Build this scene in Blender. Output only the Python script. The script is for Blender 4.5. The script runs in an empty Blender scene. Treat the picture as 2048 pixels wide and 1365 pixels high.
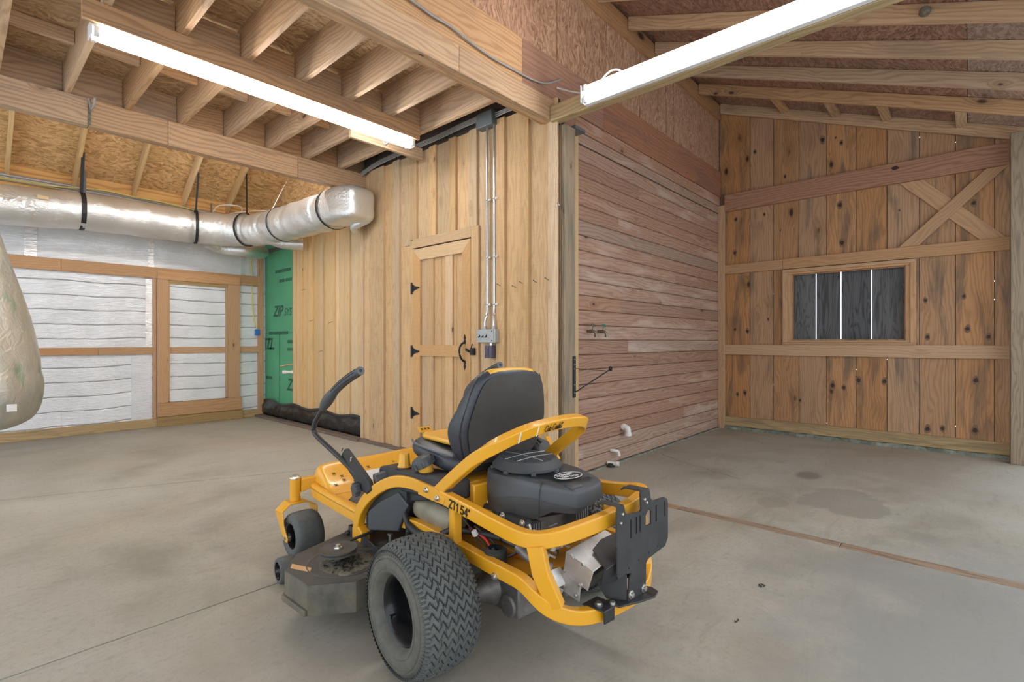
import bpy, bmesh, math, random
from mathutils import Vector, Matrix
random.seed(7)
PI = math.pi
R = math.radians
sc = bpy.context.scene
C = sc.collection

# ------------------------------------------------------------------ camera, world, exposure
cam_d = bpy.data.cameras.new('camera'); cam = bpy.data.objects.new('camera', cam_d); C.objects.link(cam)
cam_d.sensor_width = 36; cam_d.lens = 36 * 1012 / 2048; cam_d.clip_start = .05; cam_d.clip_end = 100
cam.location = (0, 0, 1.25); cam.rotation_euler = (R(90), 0, R(-47.85))
cam_d.shift_y = .0003
sc.camera = cam
W = bpy.data.worlds.new('world'); sc.world = W; W.use_nodes = True
bg = W.node_tree.nodes['Background']; bg.inputs[0].default_value = (.86, .93, 1.0, 1); bg.inputs[1].default_value = .98
sc.view_settings.view_transform = 'Standard'; sc.view_settings.look = 'None'
sc.view_settings.exposure = 1.14; sc.view_settings.gamma = 1; sc.view_settings.use_curve_mapping = False
try:
    sc.cycles.max_bounces = 6; sc.cycles.diffuse_bounces = 4; sc.cycles.glossy_bounces = 3
    sc.cycles.use_adaptive_sampling = True; sc.cycles.adaptive_threshold = .02
    sc.cycles.transparent_max_bounces = 8; sc.cycles.transmission_bounces = 4
    sc.cycles.use_denoising = True; sc.cycles.sample_clamp_indirect = 6
except Exception: pass
TUBE = 18.5     # emission of the fluorescent tubes

# ------------------------------------------------------------------ node helpers
class NT:
    def __init__(s, name):
        s.m = bpy.data.materials.new(name); s.m.use_nodes = True; s.t = s.m.node_tree
        s.b = s.t.nodes['Principled BSDF']
    def n(s, ty, **kw):
        nd = s.t.nodes.new(ty)
        for k, v in kw.items():
            if k.startswith('i_'):
                k = k[2:]; k = int(k) if k.isdigit() else k.replace('_', ' ')
                s.set(nd.inputs[k], v)
            else: setattr(nd, k, v)
        return nd
    def set(s, inp, v):
        if isinstance(v, bpy.types.NodeSocket): s.t.links.new(v, inp)
        else:
            if isinstance(v, (tuple, list)) and len(v) == 3 and inp.type == 'RGBA': v = (*v, 1)
            inp.default_value = v
    def math(s, op, a, b=0., c=0., clamp=False):
        nd = s.n('ShaderNodeMath', operation=op, use_clamp=clamp)
        s.set(nd.inputs[0], a); s.set(nd.inputs[1], b); s.set(nd.inputs[2], c); return nd.outputs[0]
    def mix(s, f, a, b, mode='MIX'):
        nd = s.n('ShaderNodeMix', data_type='RGBA', blend_type=mode); nd.clamp_factor = True
        s.set(nd.inputs[0], f); s.set(nd.inputs[6], a); s.set(nd.inputs[7], b); return nd.outputs[2]
    def map(s, v, scale=(1, 1, 1), loc=(0, 0, 0), rot=(0, 0, 0)):
        nd = s.n('ShaderNodeMapping'); s.set(nd.inputs[0], v)
        nd.inputs[1].default_value = loc; nd.inputs[2].default_value = rot; nd.inputs[3].default_value = scale
        return nd.outputs[0]
    def noise(s, v, scale=5., detail=3., rough=.5, dist=0.):
        nd = s.n('ShaderNodeTexNoise'); s.set(nd.inputs['Vector'], v)
        nd.inputs['Scale'].default_value = scale; nd.inputs['Detail'].default_value = detail
        nd.inputs['Roughness'].default_value = rough; nd.inputs['Distortion'].default_value = dist
        return nd.outputs[0]
    def voro(s, v, scale=5., feature='F1', rnd=1.):
        nd = s.n('ShaderNodeTexVoronoi', feature=feature); s.set(nd.inputs['Vector'], v)
        nd.inputs['Scale'].default_value = scale; nd.inputs['Randomness'].default_value = rnd; return nd
    def ramp(s, f, stops, interp='LINEAR'):
        nd = s.n('ShaderNodeValToRGB'); cr = nd.color_ramp; cr.interpolation = interp
        while len(cr.elements) < len(stops): cr.elements.new(.5)
        for e, (p, c) in zip(cr.elements, stops):
            e.position = p; e.color = (*c, 1) if isinstance(c, (tuple, list)) else (c, c, c, 1)
        s.set(nd.inputs[0], f); return nd.outputs[0]
    def rng(s, f, a, b, c=0., d=1.):
        nd = s.n('ShaderNodeMapRange'); s.set(nd.inputs[0], f)
        for i, v in enumerate((a, b, c, d)): nd.inputs[i + 1].default_value = v
        return nd.outputs[0]
    def bump(s, h, strength=.3, dist=.01):
        nd = s.n('ShaderNodeBump'); nd.inputs['Strength'].default_value = strength
        nd.inputs['Distance'].default_value = dist; s.set(nd.inputs['Height'], h); s.set(s.b.inputs['Normal'], nd.outputs[0])
    def attr(s, name):
        nd = s.n('ShaderNodeAttribute'); nd.attribute_name = name; return nd
    def obj(s): return s.n('ShaderNodeTexCoord').outputs['Object']
    def out(s, col=None, rough=.5, metal=0., **kw):
        if col is not None: s.set(s.b.inputs['Base Color'], col)
        s.set(s.b.inputs['Roughness'], rough); s.set(s.b.inputs['Metallic'], metal)
        for k, v in kw.items(): s.set(s.b.inputs[k.replace('_', ' ')], v)
        return s.m

def wood(name, light, dark, ringF=55., ring=.5, knots=.5, kscale=2.4, stain=None, stainamt=0., var=.12, rough=.62, bump=.15, kn=(.09, .045, .03), fine=.35, rough_saw=False, ksize=1.):
    t = NT(name); a = t.attr('gc').outputs['Vector']; rn = t.attr('rnd').outputs['Fac']
    sp = t.n('ShaderNodeSeparateXYZ'); t.set(sp.inputs[0], a)
    # knots: sparse voronoi cells, each a small stretched ellipse
    kv = t.voro(t.map(a, (1., 2.1, 2.1)), kscale)
    sel = t.n('ShaderNodeSeparateColor'); t.set(sel.inputs[0], kv.outputs['Color'])
    pick = t.math('LESS_THAN', sel.outputs[0], knots)
    kd = t.math('MULTIPLY', kv.outputs['Distance'], 1.0)
    size = t.math('MULTIPLY_ADD', sel.outputs[1], .055 * ksize, .03 * ksize)
    kn_m = t.math('MULTIPLY', pick, t.math('SUBTRACT', 1., t.math('DIVIDE', kd, size), clamp=True))
    kn_halo = t.math('MULTIPLY', pick, t.math('SUBTRACT', 1., t.math('DIVIDE', kd, t.math('MULTIPLY', size, 3.2)), clamp=True))
    nz = t.noise(t.map(a, (.9, 4.5, 4.5)), 1.1, 3, .5, .4)
    ph = t.math('MULTIPLY', sp.outputs[1], ringF * 4.2)
    ph = t.math('ADD', ph, t.math('MULTIPLY', sp.outputs[2], ringF * 2.6))
    ph = t.math('MULTIPLY_ADD', nz, ringF * .95, ph)
    ph = t.math('MULTIPLY_ADD', kn_halo, 13.0, ph)
    rg = t.math('POWER', t.math('MULTIPLY_ADD', t.math('SINE', ph), .5, .5), 2.2)
    fn = t.noise(t.map(a, (5., 130., 130.)), 1., 2, .6)
    f = t.math('ADD', t.math('MULTIPLY', rg, ring), t.math('MULTIPLY', t.math('SUBTRACT', fn, .35), fine), clamp=True)
    col = t.mix(f, light, dark)
    if rough_saw:
        sw = t.noise(t.map(a, (90., 2.5, 2.5)), 1., 2, .6)
        col = t.mix(t.rng(sw, .5, .72, 0., .13), col, tuple(c * .72 for c in dark))
    if stain:
        st = t.noise(t.map(a, (.8, 5.5, 5.5), (3.1, 1.7, .4)), 1.3, 4, .6, .5)
        th = t.math('SUBTRACT', .68 - .2 * stainamt, t.math('MULTIPLY', rn, .14))
        sm = t.math('MULTIPLY', t.math('SUBTRACT', st, th), 6.5, clamp=True)
        col = t.mix(t.math('MULTIPLY', sm, min(1., .45 + .5 * stainamt)), col, stain)
    # board to board difference
    r2 = t.n('ShaderNodeTexWhiteNoise', noise_dimensions='1D'); t.set(r2.inputs['W'], rn)
    h = t.n('ShaderNodeHueSaturation'); t.set(h.inputs['Color'], col)
    t.set(h.inputs['Value'], t.rng(rn, 0, 1, 1 - var, 1 + var)); t.set(h.inputs['Saturation'], t.rng(r2.outputs[0], 0, 1, .84, 1.12))
    t.set(h.inputs['Hue'], t.rng(r2.outputs[0], 0, 1, .503, .496))
    col = h.outputs[0]
    col = t.mix(t.math('MULTIPLY', kn_halo, .5), col, tuple(c * .55 for c in dark))
    col = t.mix(t.math('MULTIPLY', kn_m, 1.9, clamp=True), col, kn)
    t.bump(t.math('ADD', t.math('MULTIPLY', fn, .6), t.math('MULTIPLY', rg, -.4)), bump, .004)
    return t.out(col, rough, Specular_IOR_Level=.3)

def osb(name, light, mid, dark, scale=9., rough=.5, stretch=(1, 4.5), gloss=.35, bumps=.35):
    t = NT(name); a = t.attr('gc').outputs['Vector']
    n0 = t.n('ShaderNodeTexNoise'); t.set(n0.inputs['Vector'], a); n0.inputs['Scale'].default_value = 1.6; n0.inputs['Detail'].default_value = 3
    w = t.n('ShaderNodeVectorMath', operation='SCALE'); t.set(w.inputs[0], n0.outputs['Color']); w.inputs['Scale'].default_value = .55
    ad = t.n('ShaderNodeVectorMath', operation='ADD'); t.set(ad.inputs[0], a); t.set(ad.inputs[1], w.outputs[0])
    outs = []; hs = []
    for i, ang in enumerate((.25, 1.1, -.75)):
        v = t.voro(t.map(ad.outputs[0], (stretch[0] * 1.0, stretch[1], stretch[1]), (i * 3.3, i, 0), (0, 0, ang)), scale * (1 + .25 * i))
        s2 = t.n('ShaderNodeSeparateColor'); t.set(s2.inputs[0], v.outputs['Color'])
        outs.append(s2.outputs[0]); hs.append((s2.outputs[1], v.outputs['Distance']))
    pick1 = t.math('GREATER_THAN', hs[1][0], .55); pick2 = t.math('GREATER_THAN', hs[2][0], .62)
    f = t.n('ShaderNodeMix', data_type='FLOAT'); t.set(f.inputs[0], pick1); t.set(f.inputs[2], outs[0]); t.set(f.inputs[3], outs[1])
    g = t.n('ShaderNodeMix', data_type='FLOAT'); t.set(g.inputs[0], pick2); t.set(g.inputs[2], f.outputs[0]); t.set(g.inputs[3], outs[2])
    fl = g.outputs[0]
    fine = t.noise(t.map(a, (20, 60, 60)), 1.5, 3, .6)
    big = t.noise(a, .9, 3, .6)
    v = t.math('ADD', t.math('MULTIPLY', fl, .72), t.math('MULTIPLY', fine, .4))
    col = t.ramp(v, [(.12, dark), (.42, mid), (.8, light), (1., tuple(min(1, c * 1.15) for c in light))])
    col = t.mix(t.rng(big, .45, .75, 0, .3), col, dark)
    t.bump(v, bumps, .006)
    return t.out(col, rough, Specular_IOR_Level=gloss)

def plain(name, col, rough=.5, metal=0., nz=0., nscale=30., bump=0., dirt=None, dirtamt=.4, coat=0.):
    t = NT(name); o = t.obj(); c = col
    kw = {}
    if nz or dirt or bump:
        n = t.noise(o, nscale, 4, .6)
        if nz: c = t.mix(t.rng(n, .3, .7), tuple(x * (1 - nz) for x in col), tuple(min(1, x * (1 + nz)) for x in col))
        if dirt:
            d = t.noise(o, 6., 5, .65)
            c = t.mix(t.rng(d, .45, .72, 0, dirtamt), c, dirt)
            rough = t.rng(d, .4, .7, rough, min(1, rough + .3))
        if bump: t.bump(n, bump, .003)
    if coat: kw['Coat_Weight'] = coat; kw['Coat_Roughness'] = .12
    return t.out(c, rough, metal, **kw)

def emit(name, col, s):
    t = NT(name); t.set(t.b.inputs['Emission Color'], col); t.b.inputs['Emission Strength'].default_value = s
    return t.out(col, .4)

M = {}
M['pine'] = wood('pine_boards', (.60, .42, .235), (.37, .225, .11), 60, .36, .75, 2.0, (.40, .29, .17), .25, .15, fine=.4, rough_saw=True)
M['pine_new'] = wood('new_pine_boards', (.70, .50, .27), (.50, .32, .15), 60, .28, .12, 2.0, (.42, .34, .2), .3, .12, fine=.4)
M['door_wood'] = wood('door_pine', (.60, .395, .205), (.40, .225, .10), 60, .25, .35, 1.6, None, 0, .1, fine=.35, rough_saw=True)
M['joist'] = wood('joist_pine', (.58, .385, .225), (.35, .20, .105), 46, .55, .8, 2.0, (.27, .19, .13), .25, .10, fine=.5, ksize=1.3)
M['beam'] = wood('beam_pine', (.50, .315, .175), (.28, .155, .08), 40, .6, .7, 1.7, (.24, .17, .12), .3, .1, fine=.45, ksize=1.2)
M['ship'] = wood('shiplap_fir', (.39, .245, .17), (.22, .115, .075), 46, .55, .6, 1.9, (.50, .38, .30), .3, .10, fine=.35)
M['fascia'] = wood('reddish_fir', (.36, .18, .11), (.21, .09, .05), 40, .5, .2, 1.2, (.2, .12, .09), .4, .08, fine=.35)
M['barn'] = wood('barn_boards', (.50, .275, .13), (.30, .145, .06), 50, .5, .7, 1.9, (.12, .095, .07), .5, .14, fine=.45, kn=(.05, .025, .015), ksize=2.2)
M['rail'] = wood('wall_rails', (.53, .31, .155), (.33, .175, .08), 46, .4, .7, 1.9, None, 0, .1, fine=.35)
M['redbeam'] = wood('red_beam', (.42, .22, .13), (.24, .10, .055), 40, .6, .12, .9, None, 0, .05, fine=.25)
M['post'] = wood('weathered_post', (.33, .24, .145), (.16, .11, .065), 70, .5, .35, 1.8, (.12, .12, .09), .5, .1, fine=.5)
M['treated'] = wood('treated_pine', (.42, .28, .115), (.24, .15, .06), 44, .5, .5, 1.4, (.18, .13, .07), .3, .14, fine=.4)
M['grey_board'] = wood('weathered_grey_boards', (.13, .135, .14), (.03, .03, .033), 80, .6, .5, 2.4, (.16, .16, .16), .4, .2, fine=.6, kn=(.02, .01, .01))
M['oldwood'] = wood('dark_old_wood', (.20, .15, .115), (.10, .07, .055), 50, .5, .4, 2., (.06, .05, .045), .6, .12)
M['oldstrip'] = wood('old_expansion_strip', (.36, .25, .165), (.17, .11, .07), 60, .6, .3, 2., (.08, .06, .045), .5, .12, fine=.6)
M['plate'] = wood('plywood_grain', (.78, .46, .16), (.50, .24, .06), 24, .75, .05, 1., None, 0, .08, fine=.2)
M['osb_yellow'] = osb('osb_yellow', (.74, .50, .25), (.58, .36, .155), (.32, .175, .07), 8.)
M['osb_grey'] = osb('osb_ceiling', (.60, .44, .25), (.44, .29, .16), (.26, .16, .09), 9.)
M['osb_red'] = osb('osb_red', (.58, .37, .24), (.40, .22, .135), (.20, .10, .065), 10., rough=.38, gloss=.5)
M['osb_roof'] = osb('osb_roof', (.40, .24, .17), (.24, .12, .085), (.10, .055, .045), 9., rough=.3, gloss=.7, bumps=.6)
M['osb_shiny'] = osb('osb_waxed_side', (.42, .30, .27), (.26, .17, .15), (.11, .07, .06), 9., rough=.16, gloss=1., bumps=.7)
M['osb_shiny'].node_tree.nodes['Principled BSDF'].inputs['Coat Weight'].default_value = 1.
M['osb_shiny'].node_tree.nodes['Principled BSDF'].inputs['Coat Roughness'].default_value = .18

def concrete():
    t = NT('concrete_slab'); o = t.obj()
    big = t.noise(o, .55, 4, .6, .3); mid = t.noise(o, 2.2, 5, .65, .5); fine = t.noise(o, 55, 4, .7); sp = t.noise(o, 210, 2, .6)
    col = t.ramp(mid, [(.3, (.265, .245, .195)), (.5, (.35, .33, .27)), (.7, (.43, .405, .34))])
    col = t.mix(t.rng(big, .4, .65), col, (.41, .39, .335))
    warm = t.noise(t.map(o, (1, 1, 1), (4, 9, 0)), .8, 4, .6)
    col = t.mix(t.rng(warm, .52, .68, 0, .5), col, (.41, .325, .235))
    col = t.mix(t.rng(fine, .52, .8, 0, .4), col, (.21, .19, .155))
    gr = t.noise(t.map(o, (14, 14, 1)), 2., 5, .75)
    col = t.mix(t.rng(gr, .5, .68, 0, .32), col, (.20, .185, .155))
    col = t.mix(t.rng(sp, .62, .78, 0, .5), col, (.62, .58, .5))
    # worn, oil darkened area where the machine is parked and a damp patch by the lean-to
    def blob(cx, cy, rx, ry, lo, hi, amt, c, wob=.35, seed=0):
        nonlocal col
        m = t.map(o, (1 / rx, 1 / ry, 0), (-cx / rx, -cy / ry, 0))
        ln = t.n('ShaderNodeVectorMath', operation='LENGTH'); t.set(ln.inputs[0], m)
        nn = t.noise(t.map(o, (1, 1, 1), (seed, seed * 2, 0)), 2.6, 5, .65)
        d = t.math('ADD', ln.outputs['Value'], t.math('MULTIPLY', t.math('SUBTRACT', nn, .5), wob * 4))
        col = t.mix(t.rng(d, lo, hi, amt, 0), col, c)
    blob(4.62, .72, .50, .36, .72, .84, .5, (.215, .205, .175), .5, 3)
    blob(4.25, 1.13, .22, .13, .7, .84, .4, (.225, .21, .18), .5, 6)
    blob(5.34, 1.12, .16, .11, .7, 1.1, .6, (.13, .12, .11), .3, 5)
    blob(6.3, .6, 1.2, .7, .5, 1.2, .45, (.27, .21, .165), .4, 9)
    blob(2.75, -.15, 1.55, 1.0, .45, 1.15, .75, (.245, .25, .235), .45, 8)
    blob(1.2, 1.6, 1.1, 1.0, .3, 1.3, .45, (.31, .27, .22), .4, 11)
    blob(.2, 8.6, 1.5, .9, .4, 1.2, .5, (.14, .12, .10), .3, 2)
    # hairline crack running from the panelled wall
    s = t.n('ShaderNodeSeparateXYZ'); t.set(s.inputs[0], o)
    cr = t.noise(t.map(o, (1, 1, 1)), 3., 4, .6)
    l = t.math('ADD', t.math('MULTIPLY', t.math('SUBTRACT', s.outputs[0], 4.75), -.888), t.math('MULTIPLY', t.math('SUBTRACT', s.outputs[1], 1.533), .46))
    l = t.math('ABSOLUTE', t.math('ADD', l, t.math('MULTIPLY', t.math('SUBTRACT', cr, .5), .16)))
    on = t.math('MULTIPLY', t.math('LESS_THAN', l, .006), t.math('MULTIPLY', t.math('GREATER_THAN', s.outputs[1], 1.55), t.math('GREATER_THAN', s.outputs[0], 3.8)))
    col = t.mix(t.math('MULTIPLY', on, .55), col, (.1, .085, .07))
    l2 = t.math('ADD', t.math('MULTIPLY', t.math('SUBTRACT', s.outputs[0], .248), .395), t.math('MULTIPLY', t.math('SUBTRACT', s.outputs[1], 5.654), .919))
    l2 = t.math('ABSOLUTE', t.math('ADD', l2, t.math('MULTIPLY', t.math('SUBTRACT', cr, .5), .05)))
    on2 = t.math('MULTIPLY', t.math('LESS_THAN', l2, .009), t.math('GREATER_THAN', s.outputs[1], 4.3))
    col = t.mix(t.math('MULTIPLY', on2, .5), col, (.14, .12, .10))
    scuff = t.noise(t.map(o, (.5, 3., 1), (0, 0, 0), (0, 0, .9)), 3.5, 4, .7, .6)
    col = t.mix(t.rng(scuff, .56, .7, 0, .3), col, (.22, .195, .165))
    t.bump(t.math('ADD', t.math('MULTIPLY', fine, .5), t.math('MULTIPLY', mid, .5)), .18, .004)
    return t.out(col, t.rng(mid, .3, .7, .5, .72), Specular_IOR_Level=.35)
M['floor'] = concrete()

def foil(name, base=(.88, .90, .94), metal=.25, rough=.38, wr=1., lines=True, crumple=False):
    t = NT(name); o = t.obj()
    d1 = t.noise(t.map(o, (11, 11, 48), (0, 0, 0), (0, .5, 0)), 1., 4, .6, 1.2)
    d2 = t.noise(o, 3., 3, .5)
    s = t.n('ShaderNodeSeparateXYZ'); t.set(s.inputs[0], o)
    h = t.math('ADD', t.math('MULTIPLY', d1, .5), d2)
    c = t.mix(t.rng(d2, .35, .7), tuple(x * .86 for x in base), base)
    if lines:
        z = t.math('MULTIPLY_ADD', t.noise(t.map(o, (1.5, 1.5, .2)), 1., 2, .5), .12, s.outputs[2])
        fr = t.math('FRACT', t.math('MULTIPLY', z, 5.2))
        ridge = t.math('POWER', t.math('ABSOLUTE', t.math('MULTIPLY_ADD', fr, 2., -1.)), 22.)
        h = t.math('ADD', h, t.math('MULTIPLY', ridge, -.7))
        c = t.mix(t.math('MULTIPLY', ridge, .22), c, (.35, .37, .42))
    if crumple:
        k1 = t.voro(t.map(o, (1, 1, 1)), 16., 'DISTANCE_TO_EDGE').outputs['Distance']; k2 = t.noise(o, 45., 3, .6)
        nn_ = t.noise(o, 5., 3, .6)
        h = t.math('ADD', t.math('MULTIPLY', h, .6), t.math('ADD', t.math('MULTIPLY', t.math('MULTIPLY', k1, t.rng(nn_, .5, .68)), 1.7), t.math('MULTIPLY', k2, .3)))
    t.bump(h, .5 * wr, .02)
    return t.out(c, rough, metal)
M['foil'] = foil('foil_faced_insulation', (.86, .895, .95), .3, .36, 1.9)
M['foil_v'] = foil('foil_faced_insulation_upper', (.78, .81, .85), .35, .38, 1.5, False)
M['tape'] = foil('foil_tape', (.85, .86, .88), .75, .22, 1.6, False)
M['duct'] = foil('silver_duct_wrap', (.80, .795, .775), .7, .36, 1.0, False, crumple=True)
M['yellow'] = plain('yellow_paint', (.76, .36, .012), .3, 0, 0, coat=.4, dirt=(.62, .30, .05), dirtamt=.25)
M['yellow_dirty'] = plain('dusty_yellow_paint', (.70, .32, .02), .42, 0, dirt=(.45, .25, .08), dirtamt=.55)
M['black'] = plain('satin_black_metal', (.036, .036, .038), .38, .2, dirt=(.07, .065, .06), dirtamt=.5)
M['plastic3'] = plain('dusty_black_plastic', (.045, .045, .046), .5, 0, dirt=(.085, .078, .07), dirtamt=.7)
M['plastic'] = plain('grey_black_plastic', (.062, .069, .078), .42, 0, dirt=(.075, .07, .064), dirtamt=.7)
M['plastic2'] = plain('matte_black_plastic', (.024, .025, .028), .5, 0, dirt=(.07, .065, .055), dirtamt=.6)
M['vinyl'] = plain('black_vinyl', (.032, .038, .047), .36, 0, .15, 60, .1, dirt=(.05, .05, .055), dirtamt=.5)
M['vinyl_back'] = plain('dusty_back_panel', (.046, .042, .038), .6, 0, .1, 40, dirt=(.065, .058, .05), dirtamt=.6)
M['vinyl_grey'] = plain('grey_ribbed_vinyl', (.10, .11, .12), .45)
M['vinyl_yellow'] = plain('yellow_vinyl', (.80, .42, .05), .4)
M['rubber'] = plain('tyre_rubber', (.085, .092, .090), .6, 0, .15, 40, .1, dirt=(.14, .145, .125), dirtamt=.55)
M['rubber_side'] = plain('dusty_tyre_sidewall', (.10, .098, .082), .68, 0, .2, 30, .1, dirt=(.15, .14, .115), dirtamt=.6)
M['rim'] = plain('black_wheel_rim', (.012, .013, .014), .18, .3, dirt=(.06, .055, .05), dirtamt=.3)
M['deck'] = plain('scuffed_deck_paint', (.056, .055, .053), .42, .2, .1, 60, .05, dirt=(.14, .13, .11), dirtamt=.75)
M['deck_side'] = plain('muddy_deck_skirt', (.095, .09, .072), .6, 0, .25, 20, .2, dirt=(.19, .16, .105), dirtamt=.9)
M['steel'] = plain('bare_steel', (.66, .66, .65), .36, .75, .08, 25, 0, dirt=(.42, .37, .30), dirtamt=.3)
M['bolt'] = plain('zinc_bolt', (.62, .60, .55), .3, .9)
M['alu'] = plain('cast_aluminium', (.27, .26, .255), .45, .75, .15, 30, .2, dirt=(.1, .09, .08), dirtamt=.6)
M['conduit'] = plain('galvanised_conduit', (.60, .61, .62), .3, .85, .1, 20)
M['greybox'] = plain('grey_cast_box', (.40, .42, .42), .5, .3, .15, 60)
M['jbox'] = plain('junction_box', (.16, .18, .19), .5, .4)
M['outlet'] = plain('purple_grey_outlet', (.085, .075, .115), .5, 0)
M['toggle'] = plain('black_toggle', (.01, .01, .01), .4)
M['iron'] = plain('black_iron_hardware', (.012, .014, .018), .42, .3)
M['cable_w'] = plain('white_cable', (.62, .60, .56), .5)
M['cable_g'] = plain('grey_cable', (.30, .29, .28), .5)
M['cable_y'] = plain('yellow_cable', (.72, .60, .14), .5)
M['strap'] = plain('black_strap', (.014, .014, .016), .55)
M['strap_g'] = plain('grey_strap', (.10, .11, .125), .5)
M['pvc'] = plain('white_pvc', (.78, .77, .73), .35, 0, dirt=(.5, .45, .36), dirtamt=.4)
M['green_valve'] = plain('green_valve_handle', (.02, .22, .15), .4)
M['brass'] = plain('tarnished_valve_metal', (.22, .19, .14), .4, .8)
M['blue'] = plain('blue_outlet_box', (.03, .16, .48), .45)
M['copper'] = plain('copper_pipe', (.55, .24, .12), .35, .8)
M['red_wire'] = plain('red_wire', (.55, .03, .02), .45)
M['green'] = plain('green_sheathing', (.085, .36, .19), .5, 0, .12, 3., .05, dirt=(.13, .42, .25), dirtamt=.5)
M['green_ink'] = plain('dark_green_ink', (.02, .10, .06), .6)
M['black_film'] = plain('black_plastic_film', (.014, .014, .015), .22, 0, .1, 8., .8)
M['white_metal'] = plain('white_fixture_metal', (.75, .75, .74), .35)
M['galv'] = plain('grey_fixture_housing', (.50, .50, .50), .4, .5)
M['ink'] = plain('black_ink', (.02, .018, .015), .5)
M['white_ink'] = plain('white_ink', (.75, .75, .75), .5)
M['knot_core'] = plain('knot_core', (.035, .017, .010), .6, 0, .3, 60)
M['knot_halo'] = plain('knot_halo', (.21, .115, .06), .65, 0, .3, 50)
M['paper'] = plain('pale_label', (.72, .70, .66), .5)
M['orange_label'] = plain('orange_label', (.62, .36, .16), .55, 0, dirt=(.3, .2, .12), dirtamt=.5)
M['tan_label'] = plain('tan_label', (.60, .45, .25), .6)
M['tube'] = emit('fluorescent_tube', (1., .98, .96), TUBE)
M['debris'] = plain('clippings', (.035, .03, .022), .9, 0, .5, 80, 1.)
M['clutter'] = plain('straw_clippings', (.15, .135, .10), .9, 0, .5, 80, .8)
M['tank'] = plain('cloudy_fuel_tank', (.25, .22, .155), .45, 0, .25, 10)
M['dark'] = plain('dark_gap', (.03, .022, .016), .8)
M['curb'] = plain('mossy_concrete_curb', (.22, .235, .19), .8, 0, .3, 20, .3, dirt=(.08, .10, .085), dirtamt=.8)

def bagmat():
    t = NT('plastic_wrapped_insulation'); o = t.obj()
    s = t.n('ShaderNodeSeparateXYZ'); t.set(s.inputs[0], o)
    n = t.noise(t.map(o, (1, 1, .35)), 3.2, 4, .6, .8)
    c = t.mix(t.rng(n, .4, .6), (.46, .42, .34), (.38, .37, .32))
    g = t.noise(t.map(o, (1.2, 1.2, .5), (2, 0, 0)), 2.4, 3, .6)
    c = t.mix(t.rng(g, .58, .66, 0, .7), c, (.10, .28, .14))
    w = t.noise(t.map(o, (12, 12, 7)), 1., 4, .6, 1.)
    c = t.mix(t.rng(w, .55, .75, 0, .3), c, (.62, .60, .52))
    t.bump(w, .7, .02)
    return t.out(c, .3, .25, Coat_Weight=.4, Coat_Roughness=.15)
M['bag'] = bagmat()

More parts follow.
